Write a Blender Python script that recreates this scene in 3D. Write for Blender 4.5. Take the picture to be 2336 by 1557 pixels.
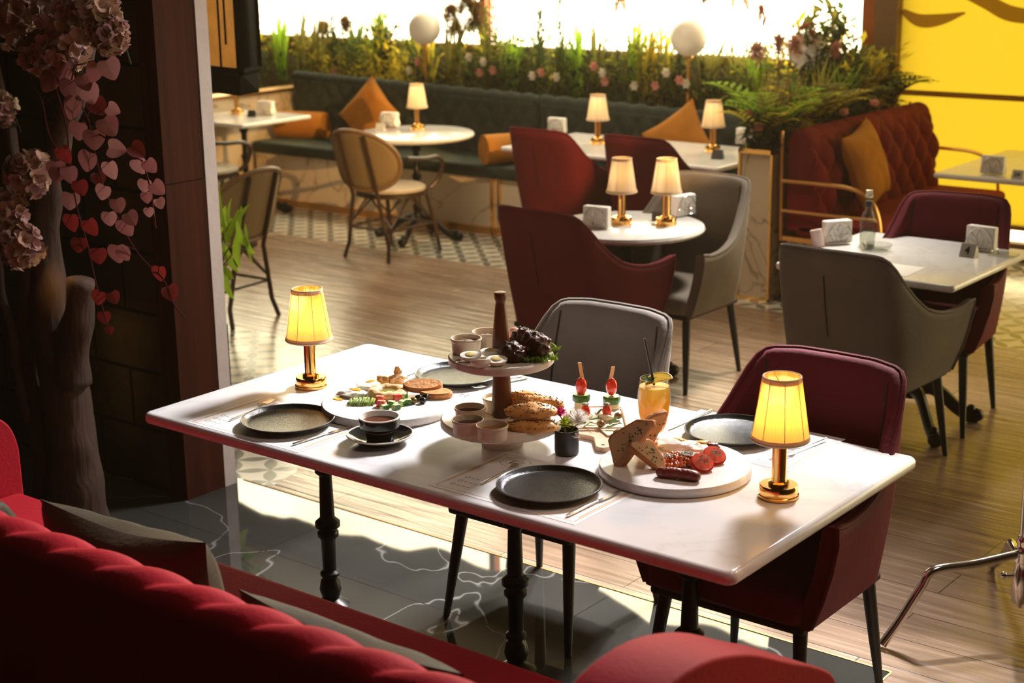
import bpy, bmesh, math, random
from math import sin, cos, pi, radians, sqrt, atan2
from mathutils import Vector, Matrix, Quaternion, noise
random.seed(7)
for o in list(bpy.data.objects): bpy.data.objects.remove(o)
scn = bpy.context.scene
COL = scn.collection

# ---------------------------------------------------------------- camera
cam_d = bpy.data.cameras.new('camera'); cam = bpy.data.objects.new('camera', cam_d); COL.objects.link(cam)
RT = Vector((0.78640267, 0.61757623, -0.01305528)); UP = Vector((-0.15053611, 0.21210009, 0.96558398)); FW = Vector((-0.59909074, 0.75737253, -0.25976361))
M3 = Matrix((RT, UP, -FW)).transposed()
cam.matrix_world = Matrix.Translation((0, 0, 2.14)) @ M3.to_4x4()
cam_d.sensor_width = 36; cam_d.lens = 3579.75/2336*36
cam_d.clip_start = .05; cam_d.clip_end = 60
cam_d.dof.use_dof = True; cam_d.dof.focus_distance = 4.45; cam_d.dof.aperture_fstop = 3.6
scn.camera = cam
scn.view_settings.view_transform = 'Standard'; scn.view_settings.look = 'None'
scn.view_settings.exposure = 0.0; scn.view_settings.gamma = 1; scn.view_settings.use_curve_mapping = False

# ---------------------------------------------------------------- world and lights
w = bpy.data.worlds.new('world'); scn.world = w; w.use_nodes = True
w.node_tree.nodes['Background'].inputs[0].default_value = (1, .8, .5, 1)
w.node_tree.nodes['Background'].inputs[1].default_value = .25
def area(name, loc, target, size, sizey, power, col, spread=180):
    d = bpy.data.lights.new(name, 'AREA'); d.shape = 'RECTANGLE'; d.size = size; d.size_y = sizey
    d.energy = power; d.color = col; d.spread = radians(spread)
    o = bpy.data.objects.new(name, d); COL.objects.link(o); o.location = loc
    o.rotation_euler = (Vector(target)-Vector(loc)).to_track_quat('-Z', 'Y').to_euler(); return o
def spot(name, loc, target, power, col, ang, blend=.3, rad=.03):
    d = bpy.data.lights.new(name, 'SPOT'); d.energy = power; d.color = col; d.spot_size = radians(ang); d.spot_blend = blend; d.shadow_soft_size = rad
    o = bpy.data.objects.new(name, d); COL.objects.link(o); o.location = loc
    o.rotation_euler = (Vector(target)-Vector(loc)).to_track_quat('-Z', 'Y').to_euler(); return o
area('ceiling_light_table', (-2.9, 6.4, 3.3), (-3.0, 3.2, .7), .7, .5, 52, (1, .98, 1.0), 62)
for cx_ in (-3.40, -2.85, -2.3, -1.75): spot('table_band_spot', (cx_-.5, 6.1, 3.4), (cx_, 4.13, .74), 720, (1, .96, .90), 17.5, .35, .06)  # added unseen spots that whiten the back band of the tabletop
area('round_table_fill', (-3.4, 7.3, 3.4), (-3.45, 6.15, .74), .5, .5, 15, (1, .92, .78), 48)  # added unseen area light, brightens the round and bottle tables
area('far_tables_fill', (-5.6, 6.6, 3.4), (-5.8, 7.9, .6), 2.6, .3, 26, (1, .82, .58), 110)  # added unseen area light to lift the far tables
area('room_fill', (-.6, 3.6, 3.4), (-2.9, 2.6, .4), 1.2, .8, 9, (1, .80, .70), 120)
spot('wall_glow', (-4.45, 3.1, 1.1), (-4.93, 3.7, .40), 7, (1, .62, .2), 34, .9, .05)
spot('low_sun_beam', (2.4, 3.5, 3.0), (-8.35, 8.42, .24), 4200, (1, .55, .16), 8, .35, .02)
spot('low_sun_crest', (-.2, 5.6, 3.2), (-2.1, 1.95, .86), 330, (1, .50, .26), 24, .8, .08)

# ---------------------------------------------------------------- mesh helpers
def vv(a, b, t): return tuple(a[i]+(b[i]-a[i])*t for i in range(3))
def interp(keys, t):                    # keys: rows (t, a, b, ...)
    if t <= keys[0][0]: return keys[0][1:]
    for k0, k1 in zip(keys, keys[1:]):
        if t <= k1[0]:
            s = (t-k0[0])/(k1[0]-k0[0]); s = s
            return tuple(p+(q-p)*s for p, q in zip(k0[1:], k1[1:]))
    return keys[-1][1:]
def catmull(P, n):
    P = [Vector(p) for p in P]; out = []
    Q = [P[0]*2-P[1]]+P+[P[-1]*2-P[-2]]
    for i in range(1, len(Q)-2):
        for k in range(n):
            t = k/n; a, b, c, d = Q[i-1:i+3]
            out.append(.5*((2*b)+(c-a)*t+(2*a-5*b+4*c-d)*t*t+(3*b-a-3*c+d)*t**3))
    out.append(P[-1]); return out
class MB:
    def __init__(s): s.v = []; s.f = []; s.m = []
    def add(s, vs, fs, m=0):
        n = len(s.v); s.v += [tuple(p) for p in vs]; s.f += [tuple(i+n for i in f) for f in fs]; s.m += [m]*len(fs); return s
    def box(s, x0, x1, y0, y1, z0, z1, m=0):
        return s.add([(x0,y0,z0),(x1,y0,z0),(x1,y1,z0),(x0,y1,z0),(x0,y0,z1),(x1,y0,z1),(x1,y1,z1),(x0,y1,z1)],
                     [(0,3,2,1),(4,5,6,7),(0,1,5,4),(1,2,6,5),(2,3,7,6),(3,0,4,7)], m)
    def obox(s, c, ax, ay, az, m=0):
        c, ax, ay, az = map(Vector, (c, ax, ay, az)); P = []
        for k in (-1, 1):
            for (i, j) in ((-1,-1),(1,-1),(1,1),(-1,1)): P.append(c+ax*i+ay*j+az*k)
        return s.add(P, [(0,3,2,1),(4,5,6,7),(0,1,5,4),(1,2,6,5),(2,3,7,6),(3,0,4,7)], m)
    def grid(s, fn, nu, nv, cu=False, cv=False, m=0):
        n = len(s.v); U = nu if cu else nu+1; W = nv if cv else nv+1
        for i in range(U):
            for j in range(W): s.v.append(tuple(fn(i/nu, j/nv)))
        for i in range(nu):
            for j in range(nv):
                a = n+i*W+j; b = n+((i+1) % U)*W+j; c = n+((i+1) % U)*W+(j+1) % W; d = n+i*W+(j+1) % W
                s.f.append((a, b, c, d)); s.m.append(m)
        return s
    def lathe(s, prof, seg=32, c=(0,0,0), m=0, capb=True, capt=True, sx=1, sy=1):
        n = len(s.v); L = len(prof)
        for i in range(seg):
            a = 2*pi*i/seg
            for r, z in prof: s.v.append((c[0]+r*cos(a)*sx, c[1]+r*sin(a)*sy, c[2]+z))
        for i in range(seg):
            k = (i+1) % seg
            for j in range(L-1): s.f.append((n+i*L+j, n+k*L+j, n+k*L+j+1, n+i*L+j+1)); s.m.append(m)
        if capb and prof[0][0] > 1e-5: s.f.append(tuple(n+i*L for i in reversed(range(seg)))); s.m.append(m)
        if capt and prof[-1][0] > 1e-5: s.f.append(tuple(n+i*L+L-1 for i in range(seg))); s.m.append(m)
        return s
    def tube(s, pts, r, seg=8, m=0, closed=False, flat=1.0, cap=True):
        P = [Vector(p) for p in pts]; N = len(P); n0 = len(s.v)
        T = []
        for i in range(N):
            if closed: t = P[(i+1) % N]-P[i-1]
            else: t = P[min(i+1, N-1)]-P[max(i-1, 0)]
            T.append(t.normalized() if t.length > 1e-9 else Vector((0,0,1)))
        nrm = T[0].orthogonal().normalized()
        if abs(T[0].z) < .9: nrm = (Vector((0,0,1))-T[0]*T[0].z).normalized()
        for i in range(N):
            nrm = (nrm-T[i]*nrm.dot(T[i])).normalized(); b = T[i].cross(nrm)
            rr = r[i] if isinstance(r, (list, tuple)) else (r(i/(N-1)) if callable(r) else r)
            for k in range(seg):
                a = 2*pi*k/seg; s.v.append(tuple(P[i]+nrm*cos(a)*rr*flat+b*sin(a)*rr))
        R = N if closed else N-1
        for i in range(R):
            for k in range(seg):
                a = n0+i*seg+k; b2 = n0+i*seg+(k+1) % seg; j = (i+1) % N
                s.f.append((a, b2, n0+j*seg+(k+1) % seg, n0+j*seg+k)); s.m.append(m)
        if not closed and cap:
            s.f.append(tuple(n0+k for k in reversed(range(seg)))); s.m.append(m)
            s.f.append(tuple(n0+(N-1)*seg+k for k in range(seg))); s.m.append(m)
        return s
    def ball(s, c, r, nu=16, nv=10, m=0, fn=None, rot=None):
        rx, ry, rz = (r, r, r) if not isinstance(r, (list, tuple)) else r
        R = rot
        def g(u, v):
            a = 2*pi*u; b = pi*(v-.5); d = Vector((cos(a)*cos(b), sin(a)*cos(b), sin(b)))
            k = fn(d) if fn else 1
            p = Vector((d.x*rx, d.y*ry, d.z*rz))*k
            if R: p = R @ p
            return (p.x+c[0], p.y+c[1], p.z+c[2])
        return s.grid(g, nu, nv, cu=True, m=m)
    def leaf(s, base, tip, width, up=(0,0,1), bend=0., n=5, m=0, shape=None, fold=.15):
        a = Vector(base); d = Vector(tip)-a; L = d.length or 1e-4; t = d/L; u = Vector(up)
        side = t.cross(u); side = side.normalized() if side.length > 1e-4 else t.orthogonal().normalized()
        nn = side.cross(t).normalized(); n0 = len(s.v)
        for i in range(n+1):
            k = i/n; wd = (shape(k) if shape else sin(pi*min(1, k*.93+.05))**.8)*width*.5
            c = a+d*k+nn*bend*L*sin(pi*k*.5)**2*1.0
            for q in (-1, 0, 1): s.v.append(tuple(c+side*wd*q+nn*abs(q)*wd*fold*2))
        for i in range(n):
            for q in (0, 1): b = n0+i*3+q; s.f.append((b, b+1, b+4, b+3)); s.m.append(m)
        return s
    def ext(s, outline, z0, z1, m=0):
        n = len(outline); k = len(s.v)
        for z in (z0, z1):
            for p in outline: s.v.append((p[0], p[1], z))
        s.f.append(tuple(k+i for i in reversed(range(n)))); s.f.append(tuple(k+n+i for i in range(n))); s.m += [m, m]
        for i in range(n): j = (i+1) % n; s.f.append((k+i, k+j, k+n+j, k+n+i)); s.m.append(m)
        return s
    def xf(s, mat):
        s.v = [tuple(mat @ Vector(p)) for p in s.v]; return s
    def build(s, name, mats, parent=None, loc=None, rz=None, bevel=0, seg=2, sub=0, solid=0, sharp=40, rot=None):
        me = bpy.data.meshes.new(name); me.from_pydata(s.v, [], s.f)
        if not isinstance(mats, (list, tuple)): mats = [mats]
        for mm in mats: me.materials.append(mm)
        if len(mats) > 1: me.polygons.foreach_set('material_index', s.m)
        me.polygons.foreach_set('use_smooth', [True]*len(me.polygons))
        me.update()
        if sharp and sub == 0: me.set_sharp_from_angle(angle=radians(sharp))
        o = bpy.data.objects.new(name, me); COL.objects.link(o)
        if parent: o.parent = parent
        if loc is not None: o.location = loc
        if rz is not None: o.rotation_euler = (0, 0, rz)
        if rot is not None: o.rotation_euler = rot
        if solid: md = o.modifiers.new('solid', 'SOLIDIFY'); md.thickness = solid; md.offset = 0
        if bevel:
            md = o.modifiers.new('bevel', 'BEVEL'); md.width = bevel; md.segments = seg; md.limit_method = 'ANGLE'; md.angle_limit = radians(35)
        if sub: md = o.modifiers.new('sub', 'SUBSURF'); md.levels = sub; md.render_levels = sub
        return o
def tag(o, label=None, cat=None, group=None, kind=None):
    if label: o['label'] = label
    if cat: o['category'] = cat
    if group: o['group'] = group
    if kind: o['kind'] = kind
    return o
def thing(name, label, cat, loc=(0,0,0), rz=0, group=None):
    o = bpy.data.objects.new(name, None); COL.objects.link(o); o.location = loc; o.rotation_euler = (0,0,rz)
    o.empty_display_size = .05
    return tag(o, label, cat, group)
def dup(root, loc, rz, label, group=None, cat=None):
    r = root.copy(); COL.objects.link(r); r.location = loc; r.rotation_euler = (0,0,rz)
    r['label'] = label
    if group: r['group'] = group
    for ch in list(root.children):
        c = ch.copy(); COL.objects.link(c); c.parent = r
        for g in list(ch.children):
            d = g.copy(); COL.objects.link(d); d.parent = c
    return r
def struct(o): o['kind'] = 'structure'; return o
def nz(p, sc=1., seed=0.): return noise.noise(Vector((p[0]*sc+seed, p[1]*sc-seed, p[2]*sc+seed*.37)))
def at(px, py, z, c=(0, 0, 2.14)):       # the point of a horizontal plane seen at a place of the 2336x1557 frame
    d = FW+RT*((px-1168)/3579.75)-UP*((py-778.5)/3579.75); t = (z-c[2])/d.z
    return Vector((c[0]+d.x*t, c[1]+d.y*t, z))

# ---------------------------------------------------------------- materials
def mat(name, col, rough=.5, metal=0., sheen=0., bump=0., bscale=60., var=0., vscale=8., coat=0., trans=0., emit=None, estr=0., sss=0., ior=1.45, sheen_col=None, alpha=1., aniso=None, spec=.5):
    m = bpy.data.materials.new(name); m.use_nodes = True; nt = m.node_tree; b = nt.nodes['Principled BSDF']
    b.inputs['Base Color'].default_value = (*col, 1); b.inputs['Roughness'].default_value = rough; b.inputs['Metallic'].default_value = metal
    b.inputs['IOR'].default_value = ior; b.inputs['Specular IOR Level'].default_value = spec
    if sheen:
        b.inputs['Sheen Weight'].default_value = sheen; b.inputs['Sheen Roughness'].default_value = .35
        b.inputs['Sheen Tint'].default_value = (*(sheen_col or col), 1)
    if coat: b.inputs['Coat Weight'].default_value = coat; b.inputs['Coat Roughness'].default_value = .06
    if trans: b.inputs['Transmission Weight'].default_value = trans
    if sss: b.inputs['Subsurface Weight'].default_value = sss; b.inputs['Subsurface Radius'].default_value = (.02,.012,.006)
    if emit: b.inputs['Emission Color'].default_value = (*emit, 1); b.inputs['Emission Strength'].default_value = estr
    tc = None
    if bump or var:
        tc = nt.nodes.new('ShaderNodeTexCoord')
    if var:
        n = nt.nodes.new('ShaderNodeTexNoise'); n.inputs['Scale'].default_value = vscale; n.inputs['Detail'].default_value = 6
        nt.links.new(tc.outputs['Object'], n.inputs['Vector'])
        r = nt.nodes.new('ShaderNodeValToRGB'); r.color_ramp.elements[0].position = .3; r.color_ramp.elements[1].position = .7
        r.color_ramp.elements[0].color = (*[max(0, c*(1-var)) for c in col], 1); r.color_ramp.elements[1].color = (*[min(1, c*(1+var)) for c in col], 1)
        nt.links.new(n.outputs['Fac'], r.inputs['Fac']); nt.links.new(r.outputs['Color'], b.inputs['Base Color'])
    if bump:
        n = nt.nodes.new('ShaderNodeTexNoise'); n.inputs['Scale'].default_value = bscale; n.inputs['Detail'].default_value = 4
        nt.links.new(tc.outputs['Object'], n.inputs['Vector'])
        bp = nt.nodes.new('ShaderNodeBump'); bp.inputs['Strength'].default_value = bump; bp.inputs['Distance'].default_value = .01
        nt.links.new(n.outputs['Fac'], bp.inputs['Height']); nt.links.new(bp.outputs['Normal'], b.inputs['Normal'])
    return m
def N(m): return m.node_tree, m.node_tree.nodes['Principled BSDF']
def ramp(nt, src, stops):
    r = nt.nodes.new('ShaderNodeValToRGB'); e = r.color_ramp.elements
    while len(e) > 1: e.remove(e[-1])
    e[0].position = stops[0][0]; e[0].color = (*stops[0][1], 1)
    for p, c in stops[1:]: q = e.new(p); q.color = (*c, 1)
    nt.links.new(src, r.inputs['Fac']); return r.outputs['Color']
def coords(nt, scale=(1,1,1), rot=(0,0,0), loc=(0,0,0), kind='Object'):
    t = nt.nodes.new('ShaderNodeTexCoord'); mp = nt.nodes.new('ShaderNodeMapping')
    mp.inputs['Scale'].default_value = scale; mp.inputs['Rotation'].default_value = rot; mp.inputs['Location'].default_value = loc
    nt.links.new(t.outputs[kind], mp.inputs['Vector']); return mp.outputs['Vector']
def texnoise(nt, vec, scale, detail=6, dist=0.):
    n = nt.nodes.new('ShaderNodeTexNoise'); n.inputs['Scale'].default_value = scale; n.inputs['Detail'].default_value = detail
    n.inputs['Distortion'].default_value = dist; nt.links.new(vec, n.inputs['Vector']); return n.outputs['Fac']
def math_(nt, op, a, b=None, c=None):
    n = nt.nodes.new('ShaderNodeMath'); n.operation = op
    for i, x in enumerate((a, b, c)):
        if x is None: continue
        if isinstance(x, (int, float)): n.inputs[i].default_value = x
        else: nt.links.new(x, n.inputs[i])
    return n.outputs[0]
def mixc(nt, fac, a, b, mode='MIX'):
    n = nt.nodes.new('ShaderNodeMix'); n.data_type = 'RGBA'; n.blend_type = mode
    if isinstance(fac, (int, float)): n.inputs[0].default_value = fac
    else: nt.links.new(fac, n.inputs[0])
    for i, x in ((6, a), (7, b)):
        if isinstance(x, tuple): n.inputs[i].default_value = (*x, 1)
        else: nt.links.new(x, n.inputs[i])
    return n.outputs[2]
def bumpn(nt, b, h, strength, dist=.01):
    bp = nt.nodes.new('ShaderNodeBump'); bp.inputs['Strength'].default_value = strength; bp.inputs['Distance'].default_value = dist
    nt.links.new(h, bp.inputs['Height']); nt.links.new(bp.outputs['Normal'], b.inputs['Normal'])
def marble(name, base, vein, scale=2.5, rough=.12, amt=.5, width=.06, cloud=.15, coat=0., det=8, dis=1.6):
    m = mat(name, base, rough, coat=coat); nt, b = N(m); v = coords(nt)
    n1 = texnoise(nt, v, scale, det, dis); k = math_(nt, 'ABSOLUTE', math_(nt, 'SUBTRACT', n1, .5))
    veins = ramp(nt, k, [(0, (1,1,1)), (width*.35, (.35,.35,.35)), (width, (0,0,0))])
    cl = texnoise(nt, v, scale*.8, 5, .5)
    basec = ramp(nt, cl, [(.3, tuple(c*(1-cloud) for c in base)), (.7, tuple(min(1, c*(1+cloud*.5)) for c in base))])
    sep = nt.nodes.new('ShaderNodeSeparateColor'); nt.links.new(veins, sep.inputs[0])
    fac = math_(nt, 'MULTIPLY', sep.outputs[0], amt)
    nt.links.new(mixc(nt, fac, basec, vein), b.inputs['Base Color']); return m

m_table = marble('white_marble', (.82,.80,.80), (.56,.54,.53), 2.2, .13, .35, .05, .07)
m_board = marble('serving_marble', (.84,.80,.76), (.62,.58,.54), 9, .22, .4, .05, .06)
m_tier = marble('stand_marble', (.80,.70,.58), (.6,.5,.4), 6, .35, .3, .05, .08)
m_banqm = marble('panel_marble', (.62,.50,.36), (.22,.15,.09), 1.3, .25, .8, .018, .08)
m_floorm = marble('dark_floor_marble', (.052,.050,.044), (.40,.38,.35), 1.5, .02, .5, .006, .45, det=3, dis=.5)
def velvet(name, col, sh, rough=.75, s=.8): return mat(name, col, rough, sheen=s, sheen_col=sh, bump=.12, bscale=90, var=.12, vscale=5, spec=.2)
m_red = velvet('red_velvet', (.38,.006,.020), (1,.12,.10), .7, .5)
m_burg = velvet('burgundy_velvet', (.105,.006,.009), (.6,.08,.08), .75, .18)
m_burg2 = velvet('plum_velvet', (.10,.006,.014), (.6,.08,.14), .75, .18)
m_grey = velvet('grey_velvet', (.135,.112,.095), (.8,.7,.6), .75, .12)
m_teal = velvet('dark_teal_velvet', (.026,.036,.031), (.25,.32,.28), .75, .25)
m_mustard = velvet('mustard_velvet', (.42,.16,.018), (.9,.5,.12), .75, .25)
m_olive = velvet('olive_velvet', (.036,.030,.020), (.5,.4,.25), .6, .45)
m_sofa2 = velvet('sofa_crimson', (.20,.008,.012), (.9,.12,.08), .7, .4)
m_black = mat('black_metal', (.012,.011,.010), .35, .6)
m_blackleg = mat('black_paint', (.012,.011,.010), .42)
m_gold = mat('polished_gold', (1.,.58,.18), .12, 1.)
m_goldb = mat('brushed_gold', (.85,.46,.16), .3, 1.)
m_chrome = mat('chrome', (.75,.72,.68), .12, 1.)
m_steel = mat('steel', (.72,.68,.63), .22, 1.)
m_wire = mat('silver_wire', (.6,.56,.5), .25, 1.)
m_dark = mat('dark_interior', (.02,.016,.013), .8)
m_plate = mat('black_glaze', (.008,.008,.006), .22, coat=.0, bump=.2, bscale=260, spec=.4)
m_blackgl = mat('black_ceramic', (.008,.008,.008), .12)
m_whitec = mat('white_ceramic', (.85,.80,.74), .15)
m_cream = mat('cream_ceramic', (.80,.66,.50), .3)
m_paper = mat('paper', (.84,.81,.78), .7)
m_napkin = mat('napkin_paper', (.88,.85,.82), .8, bump=.1, bscale=30)
m_coffee = mat('coffee', (.10,.022,.008), .12)
m_wooda = mat('turned_wood', (.13,.035,.012), .38, var=.3, vscale=14)
m_boardw = mat('pale_board_wood', (.70,.46,.30), .45, var=.12, vscale=20)
m_pick = mat('bamboo', (.66,.36,.15), .6)
def thin_glass(name, tint, f0):
    m = bpy.data.materials.new(name); m.use_nodes = True; nt = m.node_tree; nt.nodes.remove(nt.nodes['Principled BSDF'])
    t = nt.nodes.new('ShaderNodeBsdfTransparent'); t.inputs[0].default_value = (*tint, 1); g = nt.nodes.new('ShaderNodeBsdfGlossy'); g.inputs['Roughness'].default_value = .03
    lw = nt.nodes.new('ShaderNodeLayerWeight'); mx = nt.nodes.new('ShaderNodeMixShader')
    nt.links.new(math_(nt, 'MULTIPLY_ADD', math_(nt, 'POWER', lw.outputs['Facing'], 4.), .55, .035), mx.inputs[0]); nt.links.new(t.outputs[0], mx.inputs[1]); nt.links.new(g.outputs[0], mx.inputs[2]); nt.links.new(mx.outputs[0], nt.nodes['Material Output'].inputs[0]); return m
m_glass = thin_glass('clear_glass', (.97,.97,.95), 1.5); m_bottle = thin_glass('bottle_glass', (.86,.87,.84), 1.6)
def shade_mat(name, col, tr):
    m = bpy.data.materials.new(name); m.use_nodes = True; nt = m.node_tree; b = nt.nodes['Principled BSDF']
    b.inputs['Base Color'].default_value = (*col, 1); b.inputs['Roughness'].default_value = .9
    t = nt.nodes.new('ShaderNodeBsdfTranslucent'); t.inputs[0].default_value = (*col, 1)
    mx = nt.nodes.new('ShaderNodeMixShader'); mx.inputs[0].default_value = tr
    nt.links.new(b.outputs[0], mx.inputs[1]); nt.links.new(t.outputs[0], mx.inputs[2]); nt.links.new(mx.outputs[0], nt.nodes['Material Output'].inputs[0])
    return m
m_shade = shade_mat('pleated_cream_fabric', (.86,.64,.26), .6)
m_shade_b = shade_mat('plain_cream_fabric', (.90,.80,.62), .45)
m_trim = shade_mat('shade_trim', (.80,.62,.42), .15)
def leafm(name, col, tr=.45, c2=None):
    return shade_mat(name, col, tr)
m_lf = [leafm('leaf_green', (.10,.15,.025), .6), leafm('leaf_olive', (.22,.20,.04), .6), leafm('leaf_yellow', (.72,.58,.05), .6), leafm('leaf_dark', (.04,.055,.02), .5), leafm('dry_stalk', (.22,.11,.04)), leafm('leaf_bright', (.30,.48,.03), .6)]
m_pink = leafm('pink_petal', (.62,.25,.20), .35); m_cream_p = leafm('cream_petal', (.70,.62,.50), .4)
m_plume = leafm('plume', (.75,.52,.38), .5)
m_globe = mat('opal_globe', (.85,.78,.68), .3, emit=(1,.78,.5), estr=.08)
HZ = w.node_tree.nodes.new('ShaderNodeVolumeScatter'); HZ.inputs['Color'].default_value = (1,.74,.40,1); HZ.inputs['Density'].default_value = .002; HZ.inputs['Anisotropy'].default_value = .5
w.node_tree.links.new(HZ.outputs[0], w.node_tree.nodes['World Output'].inputs['Volume'])
# ---------------------------------------------------------------- setting
def wood_floor_mat():
    m = mat('oak_floor', (.3,.17,.1), .3, ior=1.6); nt, b = N(m)
    v = coords(nt); br = nt.nodes.new('ShaderNodeTexBrick'); nt.links.new(v, br.inputs['Vector'])
    br.inputs['Scale'].default_value = 1; br.inputs['Brick Width'].default_value = 1.35; br.inputs['Row Height'].default_value = .19
    br.inputs['Mortar Size'].default_value = .0022; br.inputs['Mortar'].default_value = (.05,.03,.02,1); br.offset = .37
    br.inputs['Color1'].default_value = (.29,.19,.125,1); br.inputs['Color2'].default_value = (.42,.29,.205,1)
    vs = coords(nt, (1.2, 16, 1)); g = texnoise(nt, vs, 2.2, 7, .4)
    gr = ramp(nt, g, [(.3, (.7,.7,.7)), (.7, (1.15,1.12,1.1))])
    nt.links.new(mixc(nt, 1., br.outputs['Color'], gr, 'MULTIPLY'), b.inputs['Base Color'])
    vb = coords(nt, (.9, 11, 1)); g2 = texnoise(nt, vb, 2.2, 3, .6)
    bumpn(nt, b, math_(nt, 'ADD', math_(nt, 'MULTIPLY', g2, 1.), math_(nt, 'MULTIPLY', br.outputs['Fac'], -.2)), .32, .012)
    rr = ramp(nt, g, [(.3, (.20,.20,.20)), (.8, (.32,.32,.32))]); nt.links.new(rr, b.inputs['Roughness'])
    return m
def tile_mat():
    m = mat('patterned_tile', (.6,.55,.45), .2, ior=1.6); nt, b = N(m); v = coords(nt, (1/.2,1/.2,1))
    sp = nt.nodes.new('ShaderNodeSeparateXYZ'); nt.links.new(v, sp.inputs[0])
    fx = math_(nt, 'SUBTRACT', math_(nt, 'FRACT', sp.outputs[0]), .5); fy = math_(nt, 'SUBTRACT', math_(nt, 'FRACT', sp.outputs[1]), .5)
    a = math_(nt, 'MULTIPLY', math_(nt, 'ADD', fx, fy), .7071); c = math_(nt, 'MULTIPLY', math_(nt, 'SUBTRACT', fx, fy), .7071)
    def lens(p, q):
        s = math_(nt, 'SINE', math_(nt, 'MULTIPLY', math_(nt, 'ABSOLUTE', p), pi/.7071))
        return math_(nt, 'SUBTRACT', math_(nt, 'MULTIPLY', s, .135), math_(nt, 'ABSOLUTE', q))
    f = math_(nt, 'MAXIMUM', lens(a, c), lens(c, a))
    g = math_(nt, 'SUBTRACT', .012, math_(nt, 'MINIMUM', math_(nt, 'ABSOLUTE', fx), math_(nt, 'ABSOLUTE', fy)))
    st = math_(nt, 'GREATER_THAN', f, 0); gl = math_(nt, 'GREATER_THAN', g, 0)
    c1 = mixc(nt, math_(nt, 'MULTIPLY', gl, .35), (.66,.60,.50), (.30,.27,.22))
    nt.links.new(mixc(nt, st, c1, (.13,.13,.11)), b.inputs['Base Color'])
    bumpn(nt, b, texnoise(nt, coords(nt), 4, 3), .15, .02)
    return m
m_wood = wood_floor_mat(); m_tile = tile_mat()
nt, b = N(m_floorm)
br = nt.nodes.new('ShaderNodeTexBrick'); nt.links.new(coords(nt, loc=(.3,.1,0)), br.inputs['Vector']); br.inputs['Scale'].default_value = 1
br.inputs['Brick Width'].default_value = 1.2; br.inputs['Row Height'].default_value = .6; br.inputs['Mortar Size'].default_value = .003; br.offset = 0
oldc = b.inputs['Base Color'].links[0].from_socket
nt.links.new(mixc(nt, br.outputs['Fac'], oldc, (.03,.028,.025)), b.inputs['Base Color'])
MX = -1.73; MY = 3.955
f = MB().add([(-12,-2,0),(MX,-2,0),(MX,MY,0),(-12,MY,0)], [(0,1,2,3)]); struct(f.build('floor', m_floorm))
tp = [(-4.47,MY),(-4.35,MY),(-4.4,4.15),(-5.35,5.2),(-5.55,5.62),(-12,5.62),(-12,MY)]
f = MB()
f.add([(-4.35,MY,0),(MX,MY,0),(MX,-2,0),(3,-2,0),(3,7.6,0),(-12,7.6,0),(-12,5.62,0),(-5.55,5.62,0),(-5.35,5.2,0),(-4.4,4.15,0)], [tuple(range(10))]); struct(f.build('floor', m_wood))
f = MB().add([(x, y, 0) for x, y in tp[1:]], [tuple(range(6))]); struct(f.build('floor', m_tile))
f = MB().add([(-12,7.6,0),(3,7.6,0),(3,10,0),(-12,10,0)], [(0,1,2,3)]); struct(f.build('floor', m_tile))
f = MB().box(-4.5, MX, MY-.003, MY+.003, 0, .002).box(MX-.003, MX+.003, -2, MY-.003, 0, .002); struct(f.build('trim_floor', mat('dull_brass', (.45,.28,.10), .45, 1.)))

N(m_floorm)[1].inputs['IOR'].default_value = 1.6
m_ceil = mat('dark_ceiling', (.10,.075,.055), .8)
m_wallp = mat('brown_plaster', (.16,.10,.06), .8, bump=.1, bscale=30)
m_wdark = mat('dark_plaster', (.05,.04,.034), .8, bump=.1, bscale=30)
struct(MB().box(-12, 3, -2, 9.75, 3.6, 3.7).build('ceiling', m_ceil))
struct(MB().box(3, 3.1, -2, 9.75, 0, 3.6).build('wall_right', m_wdark))
struct(MB().box(-12.1, -12, -2, 9.75, 0, 3.6).build('wall_left', m_wdark))
struct(MB().box(-12, 3, -2.1, -2, 0, 3.6).build('wall_front', m_wdark))
YW = 9.6
bw = MB().box(-12, -4.62, YW, YW+.12, 0, 1.2).box(-12, -4.6, YW, YW+.12, 3.45, 3.6).box(-4.6, 3, YW, YW+.12, 3.0, 3.6).box(-4.4, 3, YW, YW+.12, 0, .12)
struct(bw.build('wall_back', m_wallp))
m_orange = mat('orange_wood', (.42,.10,.015), .5, var=.15, vscale=12); m_framed = mat('bronze_frame', (.26,.14,.05), .5)
struct(MB().box(-4.62, -4.52, YW-.06, YW+.12, 0, 3.6).build('trim_1', m_orange))
struct(MB().box(-4.52, -4.36, YW-.10, YW+.12, 0, 3.6).build('trim_2', m_framed))
def pane_mat(name, col, s):
    m = bpy.data.materials.new(name); m.use_nodes = True; nt = m.node_tree; b = nt.nodes['Principled BSDF']
    b.inputs['Base Color'].default_value = (.8,.7,.5,1); b.inputs['Roughness'].default_value = .4
    n = texnoise(nt, coords(nt, (.5,1,1)), 1.1, 5, .8)
    nt.links.new(ramp(nt, n, [(.3, tuple(c*.62 for c in col)), (.62, col)]), b.inputs['Emission Color']); b.inputs['Emission Strength'].default_value = s
    return m
m_pane = pane_mat('sunlit_film', (1,.87,.56), 9.0)
for i, (x0, x1) in enumerate(((-12, -7.86), (-7.80, -4.62))):
    r = MB().box(x0, x1, YW+.06, YW+.08, 1.2, 3.45).build('window_%d' % (i+1), m_pane); struct(r)
struct(MB().box(-7.86, -7.80, YW-.02, YW+.1, 1.2, 3.45).build('trim_3', m_orange))
struct(MB().box(-12, -4.62, YW-.04, YW+.02, 1.16, 1.2).build('trim_4', m_framed))
m_pane2 = mat('hazy_daylight_pane', (.8,.7,.5), .4, emit=(1,.80,.42), estr=5.5)
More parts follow.
